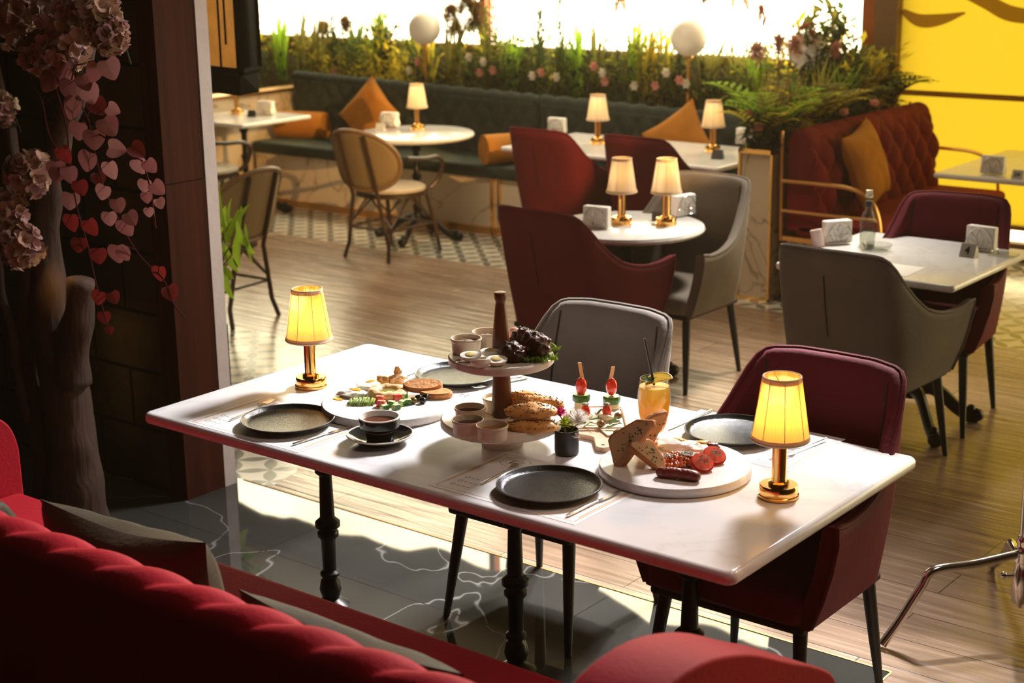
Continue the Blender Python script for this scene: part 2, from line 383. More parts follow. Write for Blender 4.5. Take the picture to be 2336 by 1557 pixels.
r = MB().box(-4.36, 3, YW+.08, YW+.1, .12, 3.0).build('window_3', m_pane2); struct(r)
# blind: yellow translucent fabric with the shadow of lettering painted on it
m_blind = shade_mat('yellow_blind_fabric', (.44,.385,.10), 1.0)
r = thing('roller_blind', 'yellow translucent roller blind glowing behind the red sofa', 'blind', (-4.36, YW-.02, .24))
MB().box(0, 3.4, -.004, .004, 0, 2.7).build('fabric', m_blind, r)
MB().box(0, 3.4, -.012, .012, -.03, .0).build('bottom_rail', m_framed, r)
MB().tube([(0,-.02,.79),(3.4,-.02,.80)], .018, 10).build('hem_bar', shade_mat('hem_fabric', (.40,.26,.05), .85), r)
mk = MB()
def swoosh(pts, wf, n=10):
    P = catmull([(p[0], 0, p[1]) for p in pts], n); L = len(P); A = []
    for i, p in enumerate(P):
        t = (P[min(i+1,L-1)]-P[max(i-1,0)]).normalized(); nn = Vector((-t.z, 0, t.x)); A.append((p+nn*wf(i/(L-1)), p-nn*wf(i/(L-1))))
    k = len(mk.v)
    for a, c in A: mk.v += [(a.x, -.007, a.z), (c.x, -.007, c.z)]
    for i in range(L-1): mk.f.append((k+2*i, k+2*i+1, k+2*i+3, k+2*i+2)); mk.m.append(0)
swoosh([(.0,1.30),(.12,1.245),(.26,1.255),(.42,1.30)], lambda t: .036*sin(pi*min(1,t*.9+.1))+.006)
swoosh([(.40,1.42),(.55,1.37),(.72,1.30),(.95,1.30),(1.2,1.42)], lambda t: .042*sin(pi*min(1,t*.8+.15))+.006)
mk.build('lettering_shadow', shade_mat('letter_shadow_tint', (.27,.17,.045), .9), r)
# wavy valance along the top of the windows
v = MB(); xs = [-12+i*.05 for i in range(153)]
for x in xs:
    h = interp([(-12,3.25),(-10.6,3.27),(-9.8,3.25),(-8.9,3.22),(-8.4,3.12),(-7.7,3.14),(-7.1,2.98),(-6.6,3.08),(-6.2,3.17),(-5.6,3.08),(-4.3,3.1)], x)[0]+.025*sin(x*7.1+1)+.02*nz((x,0,0),5); v.v += [(x, YW-.1, 3.6), (x, YW-.1, h)]
for i in range(len(xs)-1): v.f.append((2*i, 2*i+1, 2*i+3, 2*i+2)); v.m.append(0)
tag(v.build('valance', m_wdark, solid=.02), 'dark wavy edged valance hanging above the bright window', 'valance')

# partition: dark block wall with a brown wood end and a white painted edge
m_block = mat('dark_block', (.075,.052,.028), .75, bump=.6, bscale=18, var=.3, vscale=4)
nt, b = N(m_block)
vb = coords(nt, (1,1,1), rot=(pi/2,0,0)); br = nt.nodes.new('ShaderNodeTexBrick'); nt.links.new(vb, br.inputs['Vector']); br.inputs['Scale'].default_value = 1
br.inputs['Brick Width'].default_value = .42; br.inputs['Row Height'].default_value = .235; br.inputs['Mortar Size'].default_value = .008; br.offset = .5
oc = b.inputs['Base Color'].links[0].from_socket; nt.links.new(mixc(nt, br.outputs['Fac'], oc, (.008,.006,.004)), b.inputs['Base Color'])
struct(MB().box(-8, -4.60, 3.70, 3.84, 0, 3.6).build('wall_partition', m_block))
m_brown = mat('mahogany_panel', (.055,.014,.006), .6, spec=.12)
nt, b = N(m_brown); vs = coords(nt, (26, 26, .5)); b.inputs['Base Color'].links
nt.links.new(ramp(nt, texnoise(nt, vs, 1.5, 5), [(.3, (.032,.007,.003)), (.7, (.062,.013,.006))]), b.inputs['Base Color'])
struct(MB().box(-4.60, -4.50, 3.668, 3.858, 0, 1.22).box(-4.60, -4.502, 3.668, 3.856, 1.223, 3.6).build('trim_5', m_brown))
struct(MB().box(-8, -4.498, 3.858, 3.915, 0, 3.6).build('trim_6', mat('white_painted_edge', (.62,.54,.50), .7, bump=.4, bscale=14)))
struct(MB().tube([(-4.615,3.69,0),(-4.615,3.69,3.6)], .006, 6).build('trim_7', mat('red_brown_bead', (.12,.03,.02), .5)))

# low parapet on the left with a dark gold cap
pp = thing('parapet', 'low white marble parapet with dark gold cap at left end of banquette', 'parapet', (-9.33, 6.2, 0))
MB().box(-.08, .05, 0, 3.4, 0, .83).build('panel', m_banqm, pp); MB().box(-.1, .07, 0, 3.4, .83, .855).build('cap', m_goldb, pp)
# ---------------------------------------------------------------- furniture builders
def prism_rounded(x0, x1, y0, y1, z0, z1): return MB().box(x0, x1, y0, y1, z0, z1)
TOP = [(0,0,-.385,.925),(.25,.12,-.380,.925),(.40,.215,-.352,.918),(.45,.242,-.320,.895),(.58,.272,-.20,.76),(.68,.295,-.10,.680),(.78,.308,.02,.648),(.90,.318,.15,.645),(1,.33,.25,.668)]
BOT = [(0,0,-.255),(.25,.12,-.25),(.42,.21,-.235),(.52,.245,-.19),(.62,.25,-.11),(.75,.25,.0),(.88,.25,.12),(1,.25,.235)]
def smooth_interp(keys, t, h=.03):
    a = [interp(keys, min(1, max(0, t+d))) for d in (-h, -h/2, 0, h/2, h)]
    return tuple(sum(q[i] for q in a)/5 for i in range(len(a[0])))
def shell_pt(u, t, off=0.):
    s = -1 if u < 0 else 1; a = abs(u)
    tx, ty, tz = smooth_interp(TOP, a); bx, by = smooth_interp(BOT, a)
    k = t; x = bx+(tx-bx)*k+.012*sin(pi*t); y = by+(ty-by)*(k**1.15); z = .365+(tz-.365)*t
    # inward offset in plan
    e = .01; tx2, ty2, _ = smooth_interp(TOP, min(1, a+e)); tx1, ty1, _ = smooth_interp(TOP, max(0, a-e))
    dx, dy = tx2-tx1, ty2-ty1; L = sqrt(dx*dx+dy*dy) or 1
    nx, ny = -dy/L, dx/L
    x += nx*off; y += ny*off
    if a < .02 : pass
    return Vector((s*x, y, z))
def make_chair(name, label, m_vel, m_seam, group=None, cat='armchair', m_in=None):
    r = thing(name, label, cat, (0,0,0), 0, group); m_in = m_in or m_vel
    TH = .045; NU, NV = 44, 12
    s = MB(); n = len(s.v)
    loop = 2*NV+4
    for i in range(NU+1):
        u = -1+2*i/NU; P = []
        for j in range(NV+1): P.append(shell_pt(u, j/NV*.985))
        a = shell_pt(u, 1); a2 = shell_pt(u, 1, TH); P.append(vv(a, a2, .25)); P[-1] = (P[-1][0], P[-1][1], a.z+.004); P.append((vv(a, a2, .75)[0], vv(a, a2, .75)[1], a.z+.004))
        for j in range(NV, -1, -1): P.append(shell_pt(u, j/NV*.985, TH))
        P.append(shell_pt(u, 0, TH*.5))
        loop = len(P); s.v += [tuple(p) for p in P]
    for i in range(NU):
        for j in range(loop): s.f.append((i*loop+j, (i+1)*loop+j, (i+1)*loop+(j+1) % loop, i*loop+(j+1) % loop)); s.m.append(0)
    s.f.append(tuple(range(loop))); s.f.append(tuple(NU*loop+i for i in reversed(range(loop)))); s.m += [0, 0]
    sh = s.build('shell', m_vel, r, sharp=60)
    pts = [shell_pt(-1, .03)]+[shell_pt(-1, k) for k in (.3, .6, .85)]+[Vector(vv(shell_pt(u, 1), shell_pt(u, 1, TH), .15))+Vector((0,0,.004)) for u in [-1+2*i/50 for i in range(51)]]+[shell_pt(1, k) for k in (.85, .6, .3, .03)]
    MB().tube(pts, .0075, 6).build('piping', m_vel, sh)
    st = MB().box(-.235, .235, -.225, .262, .37, .465); st.build('seat', m_in, r, bevel=.035, seg=4)
    MB().box(-.235, .235, -.23, .235, .345, .372).build('seat_base', m_seam, r, bevel=.01)
    for u in (-.40, .40): MB().tube([shell_pt(u, t, TH+.001) for t in (.3,.45,.6,.75,.9,.97)], .0035, 5).build('inner_seam', m_seam, sh)
    MB().tube([shell_pt(-.02, t, -.001) for t in (.38,.5,.6,.7,.82)], .003, 5).build('back_seam', m_seam, sh)
    for sx in (-1, 1):
        for sy in (-1, 1):
            a = Vector((sx*.205, sy*.195-.005, .36)); c = Vector((sx*.24, sy*.245, 0))
            MB().tube([a, vv(a, c, .5), c], [.021, .017, .011], 10).build('leg', m_blackleg, r)
    return r
m_seam = mat('dark_seam', (.02,.008,.008), .8)
GC = 'velvet armchairs'
chB = make_chair('velvet_armchair', 'burgundy velvet armchair drawn up to the near right end of the laid table', m_burg2, m_seam, 'burgundy velvet armchairs')
chB.location = (-1.95, 3.59, 0); chB.rotation_euler = (0, 0, pi)
chG = make_chair('velvet_armchair', 'grey velvet armchair behind the middle of the laid table', m_grey, m_seam, 'grey velvet armchairs')
chG.location = (-2.79, 3.72, 0); chG.rotation_euler = (0, 0, pi)
def burg(x, y, rz, label): return dup(chB, (x, y, 0), rz, label, 'burgundy velvet armchairs')
def grey(x, y, rz, label): return dup(chG, (x, y, 0), rz, label, 'grey velvet armchairs')
R = radians
burg(-4.05, 5.66, R(-3), 'burgundy velvet armchair with its back to us at the small round table')
grey(-3.93, 6.20, R(180), 'grey velvet armchair on the far side of the small round table')
grey(-2.63, 5.62, R(-2), 'grey velvet armchair with its back to us at the bottle table')
burg(-2.68, 6.32, R(187), 'burgundy velvet armchair facing us across the bottle table')
burg(-5.67, 7.80, R(-3), 'burgundy velvet armchair nearest the mustard bolster, at the long table')
burg(-5.00, 7.84, R(-3), 'burgundy velvet armchair at the long table, behind the white shaded lamps')

def pedestal(parent, h, foot=.30, ang=45, nfeet=4):
    MB().lathe([(.0,.13),(.036,.13),(.040,.15),(.030,.17),(.026,.20),(.032,.215),(.034,.235),(.024,.25),(.021,h*.58),(.032,h*.60),(.034,h*.63),(.022,h*.65),(.021,h-.10),(.034,h-.08),(.036,h-.06),(.024,h-.05),(.024,h)], 20).build('column', m_black, parent)
    for k in range(nfeet):
        a = R(ang+90*k*4/nfeet); d = Vector((cos(a), sin(a), 0))
        P = catmull([Vector((0,0,.15)), d*foot*.35+Vector((0,0,.135)), d*foot*.7+Vector((0,0,.055)), d*foot*.9+Vector((0,0,.03)), d*foot+Vector((0,0,.026))], 4)
        mb = MB().tube(P, lambda t: .026-.008*sin(pi*t), 8, flat=1.3); mb.ball(tuple(d*foot+Vector((0,0,.03))), (.032,.032,.03), 10, 6); mb.ball(tuple(d*foot*.93+Vector((0,0,.055))), .02, 8, 6)
        mb.build('foot', m_black, parent)
    MB().box(-.2, .2, -.012, .012, h-.012, h).box(-.012, .012, -.2, .2, h-.012, h).build('top_bracket', m_black, parent)
def top_rect(w, d, th, r=.03, mtl=None, parent=None, z=0):
    o = []
    for cx, cy, a0 in ((w/2-r, d/2-r, 0), (-w/2+r, d/2-r, 90), (-w/2+r, -d/2+r, 180), (w/2-r, -d/2+r, 270)):
        for k in range(7): a = R(a0+15*k); o.append((cx+r*cos(a), cy+r*sin(a)))
    return MB().ext(o, z-th, z).build('tabletop', mtl or m_table, parent, bevel=th*.42, seg=4)
# the laid table
T = .74
tb = thing('dining_table', 'long white marble table laid with food and two glowing lamps', 'table', (-2.62, 3.2955, 0))
top_rect(2.02, .981, .034, .03, m_table, tb, T)
for x in (-3.369, -2.61, -2.02):
    MB().lathe([(.0,.0),(.060,.0),(.045,.012),(.026,.022),(.030,.035),(.036,.055),(.030,.085),(.022,.095),(.031,.103),(.031,.112),(.022,.12),(.0235,.225),(.034,.238),(.034,.250),(.026,.258),(.040,.270),(.040,.285),(.024,.30),(.020,.44),(.033,.452),(.033,.472),(.022,.485),(.022,.66),(.05,.68),(.05,.70)], 24).build('column', m_black, tb, loc=(x+2.62, .0045, .012))
    MB().lathe([(0,0),(.052,0),(.054,.006),(.050,.014),(0,.014)], 28).build('foot', m_black, tb, loc=(x+2.62, .0045, 0))
MB().box(-.93, .92, -.05, .05, .68, .706).build('under_frame', m_black, tb)

# small round table
rt = thing('round_table', 'small round white table carrying two white shaded lamps', 'table', (-4.10, 6.08, 0))
MB().lathe([(0,.705),(.345,.705),(.36,.712),(.365,.722),(.36,.735),(.35,.74),(0,.74)], 56).build('tabletop', m_table, rt); pedestal(rt, .705, .22, 28)
rt2 = thing('round_table', 'round white marble table in front of the green banquette', 'table', (-7.17, 8.03, 0))
MB().lathe([(0,.705),(.385,.705),(.40,.712),(.405,.722),(.40,.735),(.39,.74),(0,.74)], 56).build('tabletop', m_table, rt2); pedestal(rt2, .705, .30, 20)
def rect_table(name, label, x0, x1, y0, y1, legs, ang=45):
    t = thing(name, label, 'table', ((x0+x1)/2, (y0+y1)/2, 0)); top_rect(x1-x0, y1-y0, .03, .02, m_table, t, T)
    for lx, ly in legs:
        s = thing('pedestal', None, None); del_ = s; bpy.data.objects.remove(s)
        q = MB(); h = .71; q.lathe([(.036,.13),(.040,.15),(.030,.17),(.026,.20),(.034,.235),(.024,.25),(.021,h*.58),(.034,h*.63),(.021,h*.65),(.021,h-.10),(.036,h-.06),(.024,h-.05),(.024,h)], 18, c=(lx,ly,0)).build('column', m_black, t)
        for k in range(4):
            a = R(ang+90*k); d = Vector((cos(a), sin(a), 0)); c = Vector((lx, ly, 0)); foot = .30
            P = catmull([c+Vector((0,0,.17)), c+d*foot*.35+Vector((0,0,.16)), c+d*foot*.7+Vector((0,0,.07)), c+d*foot*.9+Vector((0,0,.032)), c+d*foot+Vector((0,0,.028))], 4)
            MB().tube(P, lambda t_: .028-.006*sin(pi*t_), 8, flat=1.3).ball(tuple(c+d*foot+Vector((0,0,.032))), (.036,.036,.03), 10, 6).ball(tuple(c+d*foot*.92+Vector((0,0,.06))), .022, 8, 6).build('foot', m_black, t)
    return t
rect_table('square_table', 'white marble table with glass bottle and number 4 sign', -3.12, -2.335, 5.72, 6.56, [(.06, 0)], 45)
rect_table('long_table', 'long white marble table against the green banquette behind burgundy chairs', -6.25, -4.635, 7.80, 8.62, [(-.45, 0), (.45, 0)], 45)
rect_table('side_table', 'white marble table beside the red tufted sofa at right', -3.55, -2.75, 8.30, 9.40, [(.35, -.1)], 60)
rect_table('corner_table', 'white marble table at far left beyond the column', -9.25, -8.50, 7.66, 8.36, [(0, 0)], 45)

# bistro chair of bent brown frame and woven back
m_rframe = mat('brown_bent_frame', (.04,.020,.012), .4); m_rtop = mat('tan_wrapped_rim', (.20,.115,.055), .5)
m_weave = mat('beige_weave', (.26,.18,.09), .7, bump=.3, bscale=120)
m_seatb = mat('woven_seat', (.50,.43,.34), .55, bump=.2, bscale=120)
def hoop(u):      # oval back rim, u 0..1, starts at right arm side; tilted oval in a curved surface
    a = 2*pi*u; x = .27*cos(a); z = .64+.20*sin(a); ang = x/.27*1.05
    return Vector((.305*sin(ang)*1.02, -.05-.22*cos(ang)-.12*(z-.45)/.4, z+.02))
def make_bistro(label):
    r = thing('bistro_chair', label, 'chair', (0,0,0), 0, 'bistro chairs with woven backs')
    MB().tube([hoop(i/40) for i in range(40)], .014, 8, closed=True).build('back_rim', m_rtop, r)
    w_ = MB(); ce = Vector((0, -.30, .66))
    def g(u, v):
        a = 2*pi*u; x = .262*cos(a)*v; z = .64+.193*sin(a)*v; ang = x/.27*1.05
        return (.305*sin(ang)*1.02, -.05-.22*cos(ang)-.12*(z-.45)/.4, z+.02)
    w_.grid(g, 40, 6, cu=True).build('woven_back', m_weave, r, solid=.006)
    for x, s in ((-.09, -1), (.09, 1)):
        ang = x/.27*1.05
        P = [Vector((.305*sin(ang)*1.02, -.058-.22*cos(ang)-.12*(z-.45)/.4, z)) for z in (.83, .7, .55, .46, .42)]
        MB().tube(P+[Vector((x*1.9, -.24, .1)), Vector((x*2.1, -.27, 0))], .013, 8).build('rear_leg', m_rframe, r)
    for s in (-1, 1):
        P = catmull([Vector((s*.268,-.14,.67)), Vector((s*.292,.0,.655)), Vector((s*.29,.13,.65)), Vector((s*.28,.20,.60)), Vector((s*.25,.19,.50)), Vector((s*.22,.14,.44))], 6)
        MB().tube(P, .015, 8).build('armrest', m_rframe, r)
    MB().lathe([(0,.425),(.20,.425),(.222,.435),(.222,.452),(.205,.462),(0,.467)], 36, sx=1.05).build('seat', m_seatb, r)
    MB().lathe([(.19,.40),(.226,.40),(.226,.43),(.19,.43)], 36, sx=1.05).build('seat_ring', m_rframe, r)
    for s in (-1, 1):
        MB().tube([(s*.17,.15,.42),(s*.2,.2,.2),(s*.215,.235,0)], [.014,.014,.012], 8).build('front_leg', m_rframe, r)
    st = MB(); z = .20
    q = [(-.19,.19),(.19,.19),(.18,-.22),(-.18,-.22)]
    for i in range(4):
        a, c = q[i], q[(i+1) % 4]; st.tube([(a[0],a[1],z),(c[0],c[1],z)], .008, 6)
        mx, my = (a[0]+c[0])/2, (a[1]+c[1])/2
        st.tube([(a[0],a[1],z+.02),(mx*.9,my*.9,.40)], .007, 6); st.tube([(c[0],c[1],z+.02),(mx*.9,my*.9,.40)], .007, 6)
    st.build('stretcher', m_rframe, r)
    return r
bc = make_bistro('brown framed bistro chair with beige woven back at the round banquette table'); bc.location = (-6.98, 7.56, 0); bc.rotation_euler = (0,0,R(2))
dup(bc, (-8.62, 7.40, 0), R(-10), 'bistro chair with woven back tucked at the far left corner table')
dup(bc, (-6.62, 5.72, 0), R(95), 'bistro chair mostly hidden behind the white edged column and green plant')

# banquette
def tuft(u, v, pu, pv):
    a = abs(sin(pi*(u/pu+v/pv))); c = abs(sin(pi*(u/pu-v/pv))); return (a*c)**.45
bq = thing('banquette', 'long dark green tufted banquette on white marble base below the window', 'banquette', (-9.2, 8.42, 0))
bp_ = MB().box(0, 4.72, 0, .70, 0, .40).build('base_panel', m_banqm, bq)
MB().box(0, 4.72, -.012, 0, 0, .055).build('plinth', m_goldb, bp_)
for x in (2.38, 2.44): MB().box(x, x+.022, -.022, 0, 0, .405).build('gold_strip', m_gold, bp_)
MB().box(-.02, 2.43, -.035, .52, .40, .49).build('seat_cushion', m_teal, bq, bevel=.03, seg=3)
MB().box(2.435, 4.72, -.035, .52, .40, .49).build('seat_cushion', m_teal, bq, bevel=.03, seg=3)
for x0, x1 in ((-.05, 2.43), (2.44, 4.72)):
    W = x1-x0; z0 = .46
    def back(u, v, x0=x0, W=W):
        x = x0+W*u; H = (.935-.022*x)-z0
        e = min(u, 1-u)*W; rr = .06; edge = -rr+sqrt(max(0, rr*rr-(rr-e)**2)) if e < rr else 0
        if v < .72: z = z0+H*v/.72; y = .50-.06; d = -.032*tuft(x, z, .16, .22)-edge*1.; return (x, y+d+.03, z-(.0))
        a = (v-.72)/.28*pi*.5; k = tuft(x, z0+H, .16, .22); r_ = .05+.014*k
        return (x, .47+.05-r_*cos(a)*1., z0+H-.012+r_*sin(a)*1.1)
    mb = MB().grid(back, int(W*60), 44); L = 45
    mb.build('tufted_back', m_teal, bq, sharp=0)
MB().box(-.05, 4.72, .50, .66, .40, .80).build('back_board', m_teal, bq)

def pillow(w, h, t, seed=0, pinch=.12, n=22, wr=.012):
    mb = MB()
    for sgn in (1, -1):
        def g(u, v, sgn=sgn):
            x = 2*u-1; y = 2*v-1
            ex = (1-abs(x)**2.6); ey = (1-abs(y)**2.6); th = t*.5*max(0, ex*ey)**.5
            k = 1-pinch*(1-abs(y)**1.5)*abs(x)**3 ; k2 = 1-pinch*(1-abs(x)**1.5)*abs(y)**3
            th += wr*nz((x*2, y*2, sgn), 1.6, seed)*ex*ey+wr*.5*abs(sin(6*(x+y)+seed))*ex*ey*(abs(x*y))
            return (x*w*.5*k, y*h*.5*k2, sgn*th)
        mb.grid(g, n, n)
        if sgn < 0:
            k = n*n; mb.f[-k:] = [tuple(reversed(q)) for q in mb.f[-k:]]
    return mb
def place_pillow(name, label, cat, mtl, w, h, t, loc, R3, seed=0, group=None, **kw):
    o = pillow(w, h, t, seed, **kw).build(name, mtl, sharp=0); o.matrix_world = Matrix.Translation(loc) @ R3.to_4x4(); tag(o, label, cat, group); return o
def facing(tilt, rz, spin=0):     # pillow plane standing, facing -Y, tilted back by tilt
    return Matrix.Rotation(rz, 3, 'Z') @ Matrix.Rotation(pi/2-tilt, 3, 'X') @ Matrix.Rotation(spin, 3, 'Z')
place_pillow('throw_pillow', 'mustard pillow standing on its corner against left part of banquette', 'pillow', m_mustard, .43, .43, .15, (-8.27, 8.74, .72), facing(.25, R(4), R(48)), 1, 'mustard pillows')
place_pillow('throw_pillow', 'mustard pillow standing on its corner between the two far lamps', 'pillow', m_mustard, .44, .44, .15, (-5.50, 8.75, .70), facing(.25, R(0), R(36)), 2, 'mustard pillows')
def bolster(label, c, rz, L, r_):
    t = thing('bolster_cushion', label, 'pillow', c, rz, 'mustard bolsters')
    cv_ = MB().tube([(-L/2,0,0),(-L/2+.015,0,0),(-L/4,0,0),(0,0,0),(L/4,0,0),(L/2-.015,0,0),(L/2,0,0)], [r_*.9,r_,r_*1.01,r_,r_*1.01,r_,r_*.9], 28).build('cover', m_mustard, t)
    for e in (-L/2, L/2): MB().tube([(e,r_*.94*cos(2*pi*i/28),r_*.94*sin(2*pi*i/28)) for i in range(28)], .006, 5, closed=True).build('piping', m_mustard, cv_)
bolster('mustard velvet bolster lying at the middle of the green banquette', (-6.78, 8.60, .49+.105), R(62), .42, .105)
bolster('mustard velvet bolster in the left corner of the banquette behind the corner table', (-8.98, 8.72, .49+.105), R(20), .40, .105)

# red tufted sofa at right
m_redd = velvet('deep_red_velvet', (.17,.004,.012), (.8,.08,.08), .75, .25)
rs = thing('metal_frame_sofa', 'red tufted sofa with gold metal arms before the yellow blind', 'sofa', (-4.22, 7.82, 0))
MB().box(.02, .62, .02, 1.66, 0, .36).build('marble_base', m_banqm, rs)
MB().box(.0, .64, .0, 1.68, .36, .385).build('gold_rail', m_goldb, rs)
MB().box(.06, .66, .02, 1.66, .385, .475).build('seat_cushion', m_redd, rs, bevel=.035, seg=4)
def sback(u, v):      # closed section: back, over the top, down the tufted face
    y = .02+1.64*u; e = min(u, 1-u)*1.64; ed = (.05-sqrt(max(0, .05**2-(.05-e)**2))) if e < .05 else 0
    if v < .22: x = .0+ed*.3; z = .42+(.52-ed)*v/.22
    elif v < .42:
        a = (v-.22)/.2*pi; x = .065-.065*cos(a); z = .94-ed+.05*sin(a)-.014*(1-abs(sin(pi*y/.19))**.5)*(a/pi)
    else:
        k = (v-.42)/.58; z = .94-ed-(.48)*k; x = .12-ed*.5+.055*tuft(y, z, .19, .24)*(min(1, .25+k*5))+.02*sin(pi*k)+.05*k
    return (x, y, z)
mb = MB().grid(sback, 110, 70); mb.f.append(tuple(range(71))); mb.f.append(tuple(110*71+i for i in reversed(range(71)))); mb.m += [0, 0]
mb.build('tufted_back', m_redd, rs, sharp=50)
for y in (.0, 1.68):
    mb = MB(); 
    mb.tube([(-.01,y,.36),(-.02,y,.98)], .011, 8)
    mb.tube(catmull([(-.02,y,.70),(.25,y,.70),(.42,y,.69),(.53,y,.64),(.585,y,.53),(.60,y,.37)], 6), .012, 8)
    mb.tube([(-.015,y,.53),(.57,y,.53)], .010, 8)
    mb.build('metal_arm', m_goldb, rs)
place_pillow('throw_pillow', 'mustard pillow leaning on the red tufted sofa back', 'pillow', m_mustard, .46, .50, .16, (-3.97, 8.34, .745), Matrix.Rotation(R(8), 3, 'Z') @ Matrix.Rotation(R(72), 3, 'Y') @ Matrix.Rotation(R(8), 3, 'Z'), 5, 'mustard pillows')

# divider planter
dp = thing('divider_planter', 'tall white marble planter box with gold corner trim', 'planter', (-4.49, 7.77, 0))
MB().box(.012, .208, .012, 1.75, 0, .85).build('panel', m_banqm, dp)
g = MB()
for x in (0, .207): g.box(x, x+.013, 0, .013, 0, .87)
g.box(0, .22, 0, .013, .845, .87).box(.207, .22, .013, 1.76, .845, .87).box(0, .013, .013, 1.76, .845, .87).box(0,.22,0,.013,0,.012)
g.build('gold_trim', m_gold, dp)
MB().box(.02, .2, .02, 1.74, .85, .855).build('soil', mat('soil', (.03,.02,.012), .9), dp)
# long planter trough behind the banquette
lp = thing('planter_trough', 'long low planter trough behind the green banquette full of greenery', 'planter', (-9.6, 9.10, 0))
MB().box(0, 4.95, .03, .42, 0, .80).build('trough', m_wallp, lp)
lp2 = thing('planter_trough', 'low planter trough beyond the left marble parapet, full of dark foliage', 'planter', (-10.5, 5.7, 0))
MB().box(0, .78, 0, 3.3, 0, .70).build('trough', m_wallp, lp2)

# foreground crimson sofa
fs = thing('tufted_sofa', 'crimson velvet sofa with tufted back in the foreground', 'sofa', (-4.05, 1.82, 0))
SX = 2.62     # length between arms
MB().box(0, SX, .12, .83, .30, .452).build('seat_cushion', m_red, fs, bevel=.03, seg=4)
MB().box(0, SX, .06, .79, .06, .31).build('sofa_base', m_sofa2, fs, bevel=.01)
for x in (.05, SX-.05):
    for y in (.12, .74): MB().lathe([(.018,0),(.025,.06)], 10, c=(x,y,0)).build('leg', m_blackleg, fs)
def fback(u, v):
    x = SX*u; P = .158
    if v < .30: k = v/.30; return (x, .0, .10+.68*k)
    if v < .62:
        a = (v-.30)/.32*pi; ph = x/P-(a/pi)*1.15; cr = abs(sin(pi*ph))**.5
        q = min(1, max(0, (a/pi-.16)/.6)); env = q*q*(3-2*q)
        r_ = .072-.034*env*(1-cr)
        return (x, .060-r_*cos(a)*1.0, .785+r_*sin(a)*1.05)
    k = (v-.62)/.38; z = .785-.36*k
    ph = x/P-1.15; z2 = k*.36
    t = abs(sin(pi*(ph+z2/.24)))*abs(sin(pi*(ph-z2/.24)))
    d = -.034*(1-abs(sin(pi*ph))**.5)*(1-min(1,k*6))-.034*min(1,k*6)*(1-t**.4)
    return (x, .132+d+.05*k, z)
MB().grid(fback, 420, 90).build('tufted_back', m_red, fs, sharp=0)
def arm(x0, x1, label=None):
    o = []; 
    prof = [(0,.02),(0,.60)]
    mb = MB()
    yy = [(.02,.10),(.02,.78),(.06,.85),(.16,.90),(.30,.905),(.46,.86),(.62,.78),(.74,.72),(.81,.67),(.84,.60),(.845,.50),(.845,.10)]
    P = catmull([Vector((0,a,b_)) for a, b_ in yy], 4); mb.v = [(x0,p.y,p.z) for p in P]+[(x1,p.y,p.z) for p in P]; n = len(P)
    mb.f = [tuple(range(n)), tuple(n+i for i in reversed(range(n)))]+[(i, n+i, n+(i+1) % n, (i+1) % n) for i in range(n)]; mb.m = [0]*len(mb.f)
    return mb.build('armrest', m_red, fs, bevel=.045, seg=5)
arm(-.14, -.005); arm(SX+.005, SX+.16)
fp = [(-2.80, 2.13, .575, .60, .38, R(1), R(3), 3, 'olive velvet pillow resting against middle left of crimson sofa back'),
      (-2.06, 2.09, .53, .62, .38, R(0), R(-1), 4, 'olive velvet pillow low behind the crimson sofa crest, nearest the laid table'),
      (-3.48, 2.11, .53, .44, .36, R(0), R(0), 8, 'olive velvet pillow just visible at the left end of the crimson sofa')]
for x, y, z, w_, h_, rz, sp, sd, lb in fp:
    place_pillow('sofa_pillow', lb, 'pillow', m_olive, w_, h_+.06, .20, (x, y, z+.03), facing(-.20, rz, sp), sd, 'olive pillows', wr=.02, pinch=.16, n=34)
